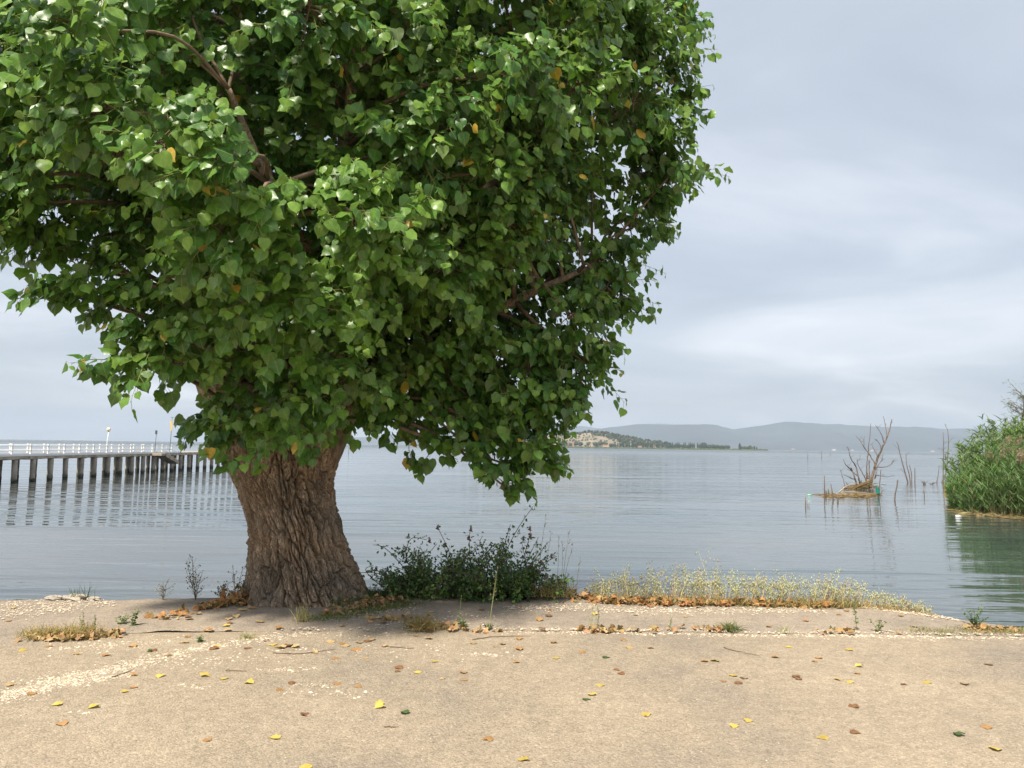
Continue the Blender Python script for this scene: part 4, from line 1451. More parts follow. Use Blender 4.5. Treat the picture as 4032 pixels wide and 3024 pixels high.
def bark_disp(P, rad, sides):
    Z = np.concatenate([[0], np.cumsum(np.linalg.norm(np.diff(P, axis=0), axis=1))])[:, None]
    off = random.uniform(0, 50)

    def f(th):
        ca, sa = np.cos(th)[None], np.sin(th)[None]
        r = rad[:, None]
        k = 3.2 * np.ones_like(r)
        n1 = np.abs(pn(ca * k + off, sa * k, Z * 2.0 + 0.4 * pn(ca * 2, sa * 2, Z * 3)))
        n2 = np.abs(pn(ca * 7 + off, sa * 7, Z * 5.0))
        return (0.22 * np.clip(n1 / 0.2, 0, 1) ** 0.7 + 0.10 * np.clip(n2 / 0.2, 0, 1) - 0.26) * np.minimum(r, 0.16)
    return f


limb_px = [
    [(1080, 2000, 8.62, .20), (1010, 1860, 8.60, .27), (950, 1690, 8.55, .275), (868, 1520, 8.35, .235), (790, 1280, 8.1, .195), (706, 1060, 7.85, .165), (640, 880, 7.6, .14), (622, 600, 7.3, .11), (650, 250, 7.1, .085), (690, -300, 7.0, .04)],
    [(1110, 1950, 8.65, .24), (1030, 1550, 8.7, .26), (930, 1230, 8.7, .19), (900, 850, 8.7, .15), (950, 300, 8.6, .11), (1000, -600, 8.5, .05)],
    [(1140, 2000, 8.62, .20), (1215, 1840, 8.62, .27), (1310, 1640, 8.65, .25), (1450, 1350, 8.75, .20), (1640, 1080, 8.85, .14), (1960, 570, 8.95, .085), (2110, 160, 9.0, .055), (2250, -500, 9.0, .03)],
    [(1240, 1800, 8.60, .20), (1480, 1500, 8.6, .10), (1800, 1300, 8.6, .065), (2100, 1150, 8.5, .045), (2330, 1050, 8.4, .025)],
    [(1150, 1850, 8.55, .24), (1180, 1500, 8.1, .12), (1260, 1050, 7.6, .06), (1350, 600, 7.0, .04), (1400, 50, 6.4, .025)],
    [(1180, 1800, 8.85, .26), (1380, 1200, 9.8, .16), (1500, 600, 10.5, .12), (1600, -300, 10.8, .05)],
    [(1150, 1800, 8.62, .25), (1240, 1100, 8.8, .15), (1400, 400, 8.9, .10), (1450, -700, 8.9, .05)],
    [(1640, 1080, 8.85, .10), (1900, 760, 8.7, .055), (2250, 560, 8.5, .035), (2600, 350, 8.3, .02)],
    [(706, 1060, 7.85, .10), (520, 700, 7.0, .055), (300, 350, 6.5, .04), (100, 0, 6.1, .02)],
    [(1260, 1050, 7.4, .05), (1050, 700, 6.4, .035), (900, 350, 5.9, .02)],
    [(1950, 590, 8.95, .07), (2250, 330, 8.9, .04), (2520, -50, 8.7, .03)],
]
skel = []
for pts in limb_px:
    P = np.array([list(at(a, b, y)) + [r] for a, b, y, r in pts])
    Q = smooth_path(P, 46)
    rad = np.clip(Q[:, 3], 0.02, 1)
    G = Geo()
    tube(G, Q[:, :3], rad, 40, disp=bark_disp(Q[:, :3], rad, 40))
    G.obj('limb', M_bark, poplar)
    skel += [(q[0], q[1], q[2], q[3]) for q in Q[8:]]
skel = np.array(skel)

# crown: clumps of shoots
tab_z = [1.8, 2.4, 3.0, 3.6, 4.2, 5.0, 6.0, 7.5, 9.0, 10.2]
tab = {'r': [1.0, 2.3, 2.8, 3.1, 3.6, 4.25, 4.35, 3.9, 3.0, 1.4],
       'f': [0.3, 0.7, 1.3, 2.3, 3.1, 3.55, 3.1, 2.4, 1.6, 0.8],
       'l': [0.1, 0.4, 0.9, 1.8, 2.7, 3.3, 3.7, 3.5, 2.6, 1.2],
       'b': [0.5, 1.1, 1.9, 2.6, 3.0, 3.4, 3.8, 3.6, 2.6, 1.2]}


def crown_r(az, z):
    ca, sa = math.cos(az), math.sin(az)
    a = np.interp(z, tab_z, tab['r' if ca > 0 else 'l'])
    b = np.interp(z, tab_z, tab['b' if sa > 0 else 'f'])
    return math.sqrt(1 / (ca * ca / (a * a) + sa * sa / (b * b)))


AXX, AXY = at(1170, 1300, TY)[0], TY
clumps = []
tries = 0
while len(clumps) < 330 and tries < 20000:
    tries += 1
    z = 2.5 + 7.4 * random.random() ** 1.15
    az = random.uniform(0, 2 * math.pi)
    rr = crown_r(az, z) - 0.42
    if rr < 0.3:
        continue
    r = rr * math.sqrt(random.uniform(0.25, 1.0))
    p = np.array([AXX + r * math.cos(az), AXY + r * math.sin(az), z])
    if all(np.linalg.norm(p - c[0]) > 0.56 for c in clumps):
        clumps.append((p, random.uniform(0.32, 0.50), 1.0))
# lower skirts of the crown, each where it hangs
for px, py, y, r, dn in [
    # right skirt
    (2380, 1150, 8.2, .38, 1), (2250, 1250, 8.3, .42, 1), (2420, 1180, 8.6, .25, .5), (2290, 1420, 8.3, .34, 1), (2150, 1400, 8.5, .42, 1), (2200, 1530, 8.3, .32, 1), (2050, 1550, 8.4, .40, 1),
    (2120, 1680, 8.3, .32, 1), (1980, 1700, 8.4, .36, 1), (2110, 1800, 8.2, .28, .9), (2000, 1830, 8.3, .28, .9), (1985, 1915, 8.2, .20, .55), (1900, 1560, 8.6, .38, 1), (1800, 1640, 8.6, .32, .8),
    (1700, 1500, 8.6, .38, .9), (1600, 1600, 8.7, .30, .7), (1720, 1760, 8.4, .22, .6), (1610, 1730, 8.5, .22, .6), (1520, 1520, 8.3, .34, .9), (1480, 1650, 8.2, .24, .6), (1840, 1420, 8.8, .40, 1),
    (2030, 1300, 8.7, .42, 1), (1640, 1350, 8.6, .40, 1), (1850, 1230, 8.6, .40, 1), (2150, 1120, 8.7, .42, 1), (2330, 1000, 8.5, .42, 1), (2480, 900, 8.4, .35, .9), (2560, 820, 8.5, .30, .8), (1450, 1400, 8.0, .36, .9), (2270, 1130, 8.9, .36, .9),
    (2600, 60, 8.6, .42, 1), (2590, 250, 8.4, .40, 1), (2630, 400, 8.4, .32, .9), (2540, 560, 8.3, .36, 1), (2640, 690, 8.3, .26, .8), (2520, 700, 8.6, .36, 1), (2480, 120, 8.2, .42, 1),
    (1560, 1450, 8.5, .36, 1), (1680, 1610, 8.5, .34, 1), (1780, 1520, 8.4, .36, 1), (1620, 1250, 8.3, .40, 1), (1900, 1680, 8.3, .34, 1), (2080, 1450, 8.2, .38, 1), (1440, 1530, 8.1, .28, .9), (1850, 1760, 8.3, .26, .8), (1950, 1400, 8.2, .38, 1),
    # in front of the trunk
    (1150, 1560, 7.2, .30, .8), (1020, 1640, 7.3, .28, .7), (1290, 1560, 7.4, .30, .8), (1130, 1700, 7.1, .20, .55), (1340, 1420, 7.2, .36, .9), (1180, 1400, 6.9, .36, .9), (960, 1450, 7.2, .32, .8),
    (880, 1640, 7.6, .26, .7), (790, 1700, 7.6, .20, .5), (900, 1740, 7.4, .20, .5), (1250, 1690, 7.5, .22, .5),
    # left skirt
    (60, 700, 6.2, .40, 1), (-60, 560, 6.2, .42, 1), (40, 460, 6.4, .42, 1), (120, 800, 6.4, .36, .9), (-100, 780, 6.2, .40, 1), (200, 620, 6.0, .38, .9), (180, 300, 5.6, .4, 1), (30, 200, 5.6, .4, 1), (350, 120, 5.0, .36, 1), (420, 420, 5.4, .36, 1),
    (800, 1380, 7.2, .30, .8), (680, 1430, 6.8, .24, .6), (560, 1440, 6.5, .20, .5), (450, 1420, 6.4, .16, .35), (640, 1330, 6.4, .26, .8), (700, 1240, 6.8, .30, .8), (560, 1200, 6.6, .26, .6), (420, 1190, 6.4, .22, .5),
    (300, 1170, 6.3, .18, .4), (180, 1160, 6.2, .16, .35), (330, 1060, 6.7, .24, .5), (480, 1060, 6.9, .26, .6), (200, 930, 6.6, .30, .7), (90, 900, 6.4, .28, .7), (350, 940, 6.9, .30, .7), (480, 880, 7.2, .34, .8),
    (850, 1200, 6.6, .32, .9), (960, 1100, 6.2, .34, .9), (780, 1080, 6.4, .30, .8), (1150, 1180, 6.3, .36, .9), (1300, 1220, 6.6, .34, .9), (860, 920, 5.6, .30, .9), (1000, 850, 5.6, .32, .9), (700, 760, 5.6, .34, .9),
    (1080, 1000, 6.0, .3, .8), (860, 640, 5.2, .32, .9), (640, 560, 5.2, .34, .9), (1600, 900, 6.6, .42, 1), (1750, 1050, 7.2, .42, 1), (1900, 950, 7.6, .42, 1), (1500, 1050, 6.6, .4, 1), (1400, 850, 6.0, .4, 1),
]:
    clumps.append((at(px, py, y), r, dn))

shoots_p, shoots_d, shoots_l, shoots_f, bough = [], [], [], [], Geo()
tw = Geo()
for c, r, dn in clumps:
    # bough to the nearest limb, taken a little below
    dv = skel[:, :3] - c
    k = int(np.argmin(np.linalg.norm(dv, axis=1) + 0.9 * np.clip(dv[:, 2], -0.3, 9)))
    s0 = skel[k, :3]
    midp = (s0 + c) / 2 + np.array([0, 0, 0.10]) + rng.normal(0, 0.06, 3)
    r0 = min(0.030, skel[k, 3] * 0.7)
    P = smooth_path([s0, midp, c], 9)
    tube(bough, P, np.linspace(r0, 0.010, 9), 7)
    n = int(25 * dn * (r / 0.45) ** 1.6) + 3
    out = c - np.array([AXX, AXY, c[2] - 1.0])
    out = out / np.linalg.norm(out)
    d = norm(rng.normal(0, 1, (n, 3)) + out * 0.55 + np.array([0, 0, 0.12]))
    off = d * (r * rng.uniform(0.1, 0.75, n))[:, None]
    shoots_p.append(c + off)
    shoots_f.append(np.clip(np.full(n, rng.random() ** 1.6) + rng.normal(0, 0.15, n), 0, 1))      # how fresh this bough's leaves are
    shoots_d.append(norm(d + rng.normal(0, 0.25, (n, 3)) + out * 0.2))
    shoots_l.append(rng.uniform(0.20, 0.44, n) * min(1, r / 0.36) * np.where(rng.random(n) < 0.08, 1.6, 1.0))
    for q in range(n):
        if q % 2 == 0:
            tube(tw, [c + rng.normal(0, 0.02, 3), c + off[q] * 0.5 + (0, 0, 0.02), c + off[q]], [0.007, 0.006, 0.004], 4, cap=False)
SP, SD, SL = np.concatenate(shoots_p), np.concatenate(shoots_d), np.concatenate(shoots_l)
tag(bough.obj('boughs', M_bough, poplar), kind='stuff')
tag(tw.obj('twigs', M_bough, poplar), kind='stuff')

# leaf shapes: deltoid heart, folded along the midrib, slightly wavy
half = np.array([(0.05, -0.03), (0.27, -0.085), (0.465, 0.03), (0.535, 0.24), (0.485, 0.46), (0.33, 0.69), (0.13, 0.87)])
mid = np.array([(0, 0.0), (0, 0.33), (0, 0.66), (0, 1.06)])


def leaf_template(fold, curl, wave, seed):
    r = np.random.default_rng(seed)
    V, U = [], []
    for x, y in mid:
        V.append([x, y, 0]); U.append([x, y])
    for sgn in (1, -1):
        for k, (x, y) in enumerate(half):
            V.append([sgn * x * (1 + r.normal(0, 0.05)), y, 0]); U.append([sgn * x, y])
    V = np.array(V)
    V[:, 2] = -fold * np.abs(V[:, 0]) - curl * V[:, 1] ** 2 + wave * np.sin(V[:, 1] * 9 + V[:, 0] * 4 + seed) * np.abs(V[:, 0]) * 2
    T = []
    for s_, b in ((0, 4), (1, 11)):
        e = [b + k for k in range(7)]
        tri = [(0, e[0], e[1]), (0, e[1], e[2]), (0, e[2], 1), (1, e[2], e[3]), (1, e[3], e[4]), (1, e[4], 2), (2, e[4], e[5]), (2, e[5], e[6]), (2, e[6], 3)]
        T += [t if s_ == 0 else (t[0], t[2], t[1]) for t in tri]
    return V, np.array(T), np.array(U)


LT = [leaf_template(0.22, 0.10, 0.05, 1), leaf_template(0.05, 0.22, 0.08, 2), leaf_template(0.38, 0.05, 0.06, 3), leaf_template(0.12, -0.10, 0.07, 4)]

ns = len(SP)
lp_, ly_, lz_, lsz, lcol, pet0 = [], [], [], [], [], []
NL = 12
SF = np.concatenate(shoots_f)
hue = rng.normal(0, 1, ns)
for k in range(NL):
    t = (k + 0.6) / NL
    keep = np.where(rng.random(ns) < 0.93)[0]
    p = SP[keep] + SD[keep] * (SL[keep] * t)[:, None]
    p[:, 2] -= 0.22 * SL[keep] * t * t
    m = len(keep)
    ang = k * 2.4 + rng.uniform(0, 1.2, m)
    a1 = norm(np.cross(SD[keep], np.array([0.12, 0.05, 1.0])))
    a2 = np.cross(SD[keep], a1)
    per = a1 * np.cos(ang)[:, None] + a2 * np.sin(ang)[:, None]
    pd = norm(SD[keep] * 0.45 + per * 0.8 + np.array([0, 0, -0.25]))
    size = rng.uniform(0.056, 0.126, m) * (1.0 - 0.42 * max(0, t - 0.70) / 0.30 * rng.uniform(0.3, 1.2, m))
    plen = size * rng.uniform(0.45, 0.75, m)
    b = p + pd * plen[:, None] + np.array([0, 0, -0.2]) * plen[:, None]
    yd = norm(np.array([0, 0, -0.80]) + pd * 0.65 + rng.normal(0, 0.34, (m, 3)))
    outv = norm(np.stack([b[:, 0] - AXX, b[:, 1] - AXY, np.full(m, 1.0)], 1))
    zd = outv + rng.normal(0, 0.65, (m, 3)) + np.array([-0.10, -0.25, 0.65])
    zd = norm(zd - yd * np.sum(zd * yd, 1, keepdims=True))
    lp_.append(b); ly_.append(yd); lz_.append(zd); lsz.append(size); pet0.append(p)
    young = np.clip((t - 0.62) / 0.38, 0, 1) * rng.uniform(0.2, 1, m)
    base = np.array([0.072, 0.178, 0.032]) * (1 + 0.22 * rng.normal(size=(m, 1))).clip(0.5, 1.6)
    base = base + (np.array([0.018, 0.016, 0.0]) * hue[keep][:, None]).clip(-0.012, 0.04)
    fr_ = SF[keep][:, None] * 0.55
    base = base * (1 - fr_) + np.array([0.165, 0.30, 0.042]) * fr_
    cc = base * (1 - young[:, None]) + np.array([0.26, 0.43, 0.06]) * young[:, None]
    yel = rng.random(m) < 0.008
    cc[yel] = np.array([0.62, 0.42, 0.07])
    lcol.append(cc)
LP, LY, LZ, LS, LC, P0 = [np.concatenate(v) for v in (lp_, ly_, lz_, lsz, lcol, pet0)]
LX = np.cross(LY, LZ)
nl = len(LP)
print('poplar leaves', nl, 'clumps', len(clumps), 'shoots', ns)
kind = rng.integers(0, 4, nl)
# the 300 leaves that show largest are parts of their own, the rest one mass
rel = LP - CAM
dep = rel @ FWD
u = CX + FPX * (rel @ RT) / dep
v = CY - FPX * (rel @ UP) / dep
score = LS / dep * np.where((u > 30) & (u < 4000) & (v > 30) & (v < 3000), 1, 0)
top = np.argsort(-score)[:298]
rest = np.ones(nl, bool); rest[top] = False
fol = Geo()
for q in range(4):
    far_ = (v < -150) | (dep > 9.3)
    s_ = rest & (kind == q) & ~far_
    tv, tT, tu = LT[q]
    inst(fol, tv, tT, LP[s_], LX[s_], LY[s_], LZ[s_], LS[s_], LC[s_], tu)
    s_ = rest & (kind == q) & far_
    ix = [0, 2, 3, 5, 7, 9, 12, 14, 16]
    inst(fol, tv[ix], [(0, 3, 1), (3, 4, 1), (4, 5, 1), (5, 2, 1), (0, 1, 6), (6, 1, 7), (7, 1, 8), (8, 1, 2)], LP[s_], LX[s_], LY[s_], LZ[s_], LS[s_], LC[s_], tu[ix])
tag(fol.obj('foliage', M_leaf, poplar), kind='stuff')
cls = [np.array([0.06, 0.150, 0.028]), np.array([0.08, 0.19, 0.033]), np.array([0.13, 0.26, 0.04]), np.array([0.20, 0.35, 0.05]), np.array([0.62, 0.42, 0.07])]
leaf_me = {}
for q in range(4):
    for ci, c in enumerate(cls):
        G = Geo(); G.add(LT[q][0], LT[q][1], None, c, LT[q][2])
        leaf_me[q, ci] = G.mesh('leaf', M_leaf)
inv = Matrix.Translation(-Vector(poplar.location))
for k in top:
    ci = int(np.argmin([np.linalg.norm(LC[k] - c) for c in cls]))
    o = bpy.data.objects.new('leaf', leaf_me[int(kind[k]), ci])
    C.objects.link(o)
    o.parent = poplar
    o.matrix_parent_inverse = inv
    mm = Matrix.Identity(4)
    for i in range(3):
        mm[i][0], mm[i][1], mm[i][2], mm[i][3] = LX[k, i] * LS[k], LY[k, i] * LS[k], LZ[k, i] * LS[k], LP[k, i]
    o.matrix_basis = mm
# leaf stalks and green shoots
st = Geo()
pos = P0; dv = LP - P0
side = norm(np.cross(dv, FWD[None] + rng.normal(0, 0.3, (nl, 3)))) * 0.0016
V = np.stack([pos - side, pos + side, LP + side, LP - side], 1).reshape(-1, 3)
st.add(V, None, np.arange(4 * nl).reshape(-1, 4), np.repeat(np.tile(np.array([0.24, 0.27, 0.07]), (nl, 1)), 4, 0))
for k in range(ns):
    pass
tt = np.linspace(0, 1, 4)
Pc = SP[:, None] + SD[:, None] * (SL[:, None] * tt)[..., None]
Pc[..., 2] -= 0.22 * SL[:, None] * tt ** 2
a1 = norm(np.cross(SD, np.array([0.12, 0.05, 1.0]))); a2 = np.cross(SD, a1)
rr = 0.0042 * (1 - 0.6 * tt)
V = np.stack([Pc + (a1 * math.cos(q) + a2 * math.sin(q))[:, None] * rr[None, :, None] for q in (0, 2.09, 4.19)], 2)   # ns,4,3,3
i = np.arange(3)[:, None] * 3; j = np.arange(3)[None]; j2 = (j + 1) % 3
q = np.stack([i + j, i + j2, i + 3 + j2, i + 3 + j], -1).reshape(-1, 4)
st.add(V.reshape(-1, 3), None, (q[None] + (np.arange(ns) * 12)[:, None, None]).reshape(-1, 4), np.tile([0.2, 0.22, 0.07], (ns * 12, 1)))
tag(st.obj('leaf_stalks', M_shoot, poplar), kind='stuff')

# ================================================================== GROUND PLANTS
def ground(px, py):
    p = gz(px, py, 0.0)
    z = float(ground_z(p[0], p[1])) + (0.012 if p[1] > seam_y(p[0]) else -0.004)
    return np.array([p[0], p[1], z])


def leafy(G, p, d, size, col, n=None):
    """small pointed leaves (two-fold) at places p along directions d"""
    tv = np.array([[0, 0, 0], [0.28, 0.4, -0.06], [0, 0.45, 0.04], [-0.28, 0.4, -0.06], [0.2, 0.75, -0.1], [-0.2, 0.75, -0.1], [0, 1, -0.12]])
    tT = [[0, 1, 2], [0, 2, 3], [2, 1, 4], [2, 5, 3], [2, 4, 6], [2, 6, 5]]
    m = len(p)
    z = norm(rng.normal(0, 0.4, (m, 3)) + np.array([0, -0.3, 1.0]))
    z = norm(z - d * np.sum(z * d, 1, keepdims=True))
    inst(G, tv, tT, p, np.cross(d, z), d, z, size, col)


# --- brambles
def bramble(name, canes, label, dens, group=None):
    b0 = canes[0][0][0]
    t = thing(name, at(b0[0], b0[1], 8.75) * np.array([1, 1, 0]), label, 'bush', group)
    F = Geo(); Fl = Geo()
    for pts, y, lf in canes:
        P = np.array([at(a, b, y + dy) for (a, b), dy in zip(pts, np.linspace(0, random.uniform(-0.25, 0.25), len(pts)))])
        Q = smooth_path(P, 22)
        G = Geo()
        tube(G, Q, np.linspace(0.007, 0.0028, 22), 6)
        G.obj('cane', M_cane, t)
        n = int(lf * dens)
        if n == 0:
            continue
        ti = rng.uniform(0.02, 1.0, n)
        bp = np.stack([np.interp(ti, np.linspace(0, 1, 22), Q[:, q]) for q in range(3)], 1)
        dr = norm(rng.normal(0, 1, (n, 3)) + np.array([0, -0.2, 0.25]))
        tip = bp + dr * rng.uniform(0.03, 0.09, n)[:, None] * (1.2 - 0.6 * ti)[:, None]
        for k in range(3):
            ax = norm(dr + rng.normal(0, 0.55, (n, 3)) + np.array([0, 0, -0.25]))
            col = jit((0.062, 0.122, 0.03), n, 0.3)
            yg = rng.random(n) < 0.36
            col[yg] = jit((0.18, 0.26, 0.05), int(yg.sum()), 0.2)
            leafy(F, tip, ax, rng.uniform(0.034, 0.058, n) * (1.05 - 0.45 * ti), col)
    fo = F.obj('foliage', M_bramble, t)
    tag(fo, kind='stuff')
    return t


M_cane = plain('bramble_cane', (0.10, 0.055, 0.045), 0.7, 0.3, 20)


def fan(x0, x1, ybase, ytop, n, lf, yr=(8.45, 9.1), spread=160):
    cs = []
    for k in range(n):
        bx = random.uniform(x0, x1)
        h = random.uniform(0.45, 1.0)
        tx = bx + random.gauss(0, spread)
        ty = ybase - (ybase - ytop) * h
        cs.append(([(bx, ybase), ((bx * 0.7 + tx * 0.3), ybase - (ybase - ty) * 0.6), (tx, ty)], random.uniform(*yr), lf))
    return cs


bramA = [([(1640, 2330), (1500, 2260), (1420, 2255), (1394, 2258)], 8.5, 18), ([(1650, 2330), (1560, 2200), (1500, 2150), (1470, 2145)], 8.6, 34), ([(1660, 2320), (1600, 2160), (1620, 2120), (1680, 2125)], 8.7, 40),
         ([(1760, 2330), (1770, 2180), (1740, 2110), (1722, 2075)], 8.6, 22), ([(1850, 2330), (1850, 2180), (1848, 2120), (1852, 2080)], 8.6, 40), ([(1900, 2320), (1920, 2200), (1890, 2130), (1900, 2110)], 8.7, 34),
         ([(1600, 2340), (1480, 2290), (1440, 2240), (1470, 2225)], 8.5, 34)]
bramA += fan(1600, 1900, 2350, 2140, 44, 48, spread=90) + fan(1540, 1950, 2352, 2230, 34, 46, (8.35, 9.0), 80)
bt = bramble('bramble_bush', bramA, 'wide dark bramble bush growing beside the poplar trunk', 1.0)
bramB = [([(1960, 2330), (1990, 2180), (2040, 2080), (2098, 1995)], 8.55, 50), ([(1950, 2330), (1985, 2150), (2010, 2065)], 8.5, 40), ([(2020, 2330), (2060, 2200), (2085, 2110), (2090, 2080)], 8.6, 34),
         ([(2050, 2330), (2080, 2200), (2120, 2115)], 8.6, 22), ([(2100, 2335), (2140, 2230), (2180, 2190)], 8.6, 26)]
bramB += fan(1950, 2080, 2352, 2120, 24, 48, spread=60) + fan(1930, 2200, 2354, 2230, 28, 42, (8.35, 8.9), 60)
bt2 = bramble('bramble_bush', bramB, 'lighter bramble with one tall cane reaching up over the water', 1.0)
# flower heads of the brambles
Gf = Geo()
for k in range(26):
    c = rng.normal(0, 0.5, 3) * np.array([1, 1, 1.2])
    sphere(Gf, c, 0.28, 6, 4, col=np.array([0.26, 0.17, 0.13]) * random.uniform(0.7, 1.4))
fl_me = Gf.mesh('flower_head', M_grass)
for par, lst in ((bt, ((1722, 2078), (1853, 2085), (1845, 2120), (1690, 2130), (1480, 2240))), (bt2, ((2085, 2082), (2088, 2110), (2130, 2215), (2060, 2060 + 60), (2170, 2190), (2150, 2270)))):
    for px, py in lst:
        o = bpy.data.objects.new('flower_head', fl_me)
        C.objects.link(o)
        o.location = at(px, py, 8.5)
        o.scale = (0.019, 0.019, 0.024)
        setp(o, par)

# --- dry oat grass along the bank
SPK = np.array([[0, 0, 0], [0.13, 0.35, 0.05], [-0.13, 0.35, 0.05], [0, 0.4, -0.1], [0, 1.0, 0]])
SPT = [[0, 1, 3], [0, 3, 2], [0, 2, 1], [1, 4, 3], [3, 4, 2], [2, 4, 1]]


def oats(G, base, h, lean, col, spk=10, size=0.03):
    n = len(base)
    d = norm(np.stack([lean[:, 0], lean[:, 1], np.ones(n)], 1))
    ribbons(G, base, d, h, 0.0055, 0.10, col, 6)
    for k in range(spk):
        t = rng.uniform(0.58, 1.0, n)
        a = rng.uniform(0, 6.28, n)
        hz = d.copy(); hz[:, 2] = 0
        p = base + d * (h * t)[:, None] + hz * (0.05 * h * t * t)[:, None]
        p[:, 2] -= 0.08 * h * t * t
        o = np.stack([np.cos(a), np.sin(a), rng.uniform(-0.6, 0.3, n)], 1) * (rng.uniform(0.015, 0.06, n) * (1.25 - 0.6 * t))[:, None]
        q = p + o
        # hair stalk
        sd = norm(np.cross(o, rng.normal(size=(n, 3)))) * 0.0006
        V = np.stack([p - sd, p + sd, q], 1).reshape(-1, 3)
        G.add(V, np.arange(3 * n).reshape(-1, 3), None, np.repeat(col, 3, 0))
        yd = norm(o * 8 + np.array([0, 0, -0.8]) + rng.normal(0, 0.35, (n, 3)))
        zd = norm(np.cross(yd, rng.normal(size=(n, 3))))
        inst(G, SPK, SPT, q, np.cross(yd, zd), yd, zd, size * rng.uniform(0.7, 1.25, n), np.clip(col * 1.3, 0, 0.85))


G = Geo()
x0, x1 = at(2330, 2350, 8.5)[0], at(3640, 2420, 8.2)[0]
n = 420
x = rng.uniform(0, 1, n); px = 2340 + x * 1290
X = np.interp(px, [2340, 3640], [x0, x1])
Yb = np.maximum(edge_y(X), seam_y(X)) + rng.uniform(-0.14, 0.32, n)
hmax = np.interp(px, [2330, 2420, 2600, 2700, 2850, 3000, 3150, 3300, 3450, 3560, 3640], [.32, .42, .50, .62, .58, .46, .45, .42, .36, .26, .12])
h = hmax * rng.uniform(0.35, 0.85, n) * (1 + 0.55 * pn(px * 0.02, 2.0)) * np.where(rng.random(n) < 0.1, 1.35, 1.0)
Zb = -np.clip((Yb - edge_y(X)), 0, 1) * 0.95
lean = np.stack([rng.normal(0.05, 0.16, n), rng.normal(-0.05, 0.12, n)], 1)
oats(G, np.stack([X, Yb, Zb], 1), h + np.abs(Zb) * 0.8, lean, jit((0.76, 0.61, 0.36), n, 0.14), 10, 0.040)
# blades at the foot, some still green
m = 3300
x = rng.uniform(0, 1, m); px = 2330 + x * 1320
X = np.interp(px, [2330, 3650], [x0, x1])
Yb = edge_y(X) + rng.uniform(-0.20, 0.22, m)
Zb = -np.clip((Yb - edge_y(X)), 0, 1) * 0.95 + 0.0
d = norm(np.stack([rng.normal(0, 0.5, m), rng.normal(-0.1, 0.4, m), np.full(m, 1.0)], 1))
col = jit((0.54, 0.37, 0.16), m, 0.2)
gg = (rng.random(m) < np.interp(px, [2330, 2750, 2950, 3400, 3500], [0.03, 0.08, 0.3, 0.3, 0.1]))
col[gg] = jit((0.19, 0.22, 0.06), int(gg.sum()), 0.2)
hh = rng.uniform(0.07, 0.24, m) * np.interp(px, [2330, 2800, 3300, 3650], [0.9, 1.1, 1.1, 0.5])
ribbons(G, np.stack([X, Yb, Zb], 1), d, hh, 0.006, rng.uniform(0.1, 0.9, m), col, 4)
tag(G.obj('dry_oat_grass', M_grass), 'bleached wild oat grass along the lake bank right of the brambles', 'grass', kind='stuff')
# thin green grass stems right of the brambles
G = Geo()
for px, top in ((2150, 2030), (2170, 2095), (2200, 2120), (2215, 2140), (2255, 2155), (2110, 2160), (2285, 2200), (2240, 2100), (2130, 2180)):
    b = at(px - random.uniform(0, 40), 2350, 8.6)
    tp = at(px, top, 8.5)
    P = smooth_path([b, (b + tp) / 2 + (random.uniform(-.03, .03), 0, .02), tp], 8)
    tube(G, P, np.linspace(.003, .0012, 8), 4, col=(0.26, 0.25, 0.10))
    for k in range(5):
        q = P[-1 - k % 3] + rng.normal(0, .01, 3)
        tube(G, [q, q + (random.uniform(-.02, .02), 0, random.uniform(.01, .04))], [.004, .001], 4, col=(0.33, 0.30, 0.16))
n = 420
px = rng.uniform(2080, 2260, n)
bx = np.array([at(p, 2352, 8.45 + random.uniform(0, .35)) for p in px])
d = norm(np.stack([rng.normal(0.1, 0.4, n), rng.normal(-0.1, 0.3, n), np.ones(n)], 1))
ribbons(G, bx, d, rng.uniform(0.1, 0.32, n), 0.006, rng.uniform(.1, .7, n), jit((0.33, 0.26, 0.10), n, .2), 4)
tag(G.obj('tall_thin_grass', plain('grass_stem', (0, 0, 0), 0.8, 0.1, 5, tint=True)), 'thin tall grass stems standing right of the tall bramble cane', 'grass', kind='stuff')


def tuft(name, px, py, n, h, w, col, label, cat='grass', spread=0.06, droop=(0.1, 0.9), lean=0.55, group=None, width=0.005):
    b = ground(px, py)
    G = Geo()
    p = b + np.stack([rng.normal(0, spread, n), rng.normal(0, spread * 0.6, n), np.zeros(n)], 1)
    d = norm(np.stack([rng.normal(0, lean, n), rng.normal(0, lean, n), np.ones(n)], 1))
    ribbons(G, p, d, h * rng.uniform(0.5, 1.1, n), width, rng.uniform(*droop, n), jit(col, n, 0.2), 4)
    return tag(G.obj(name, M_grass, loc=b), label, cat, group)


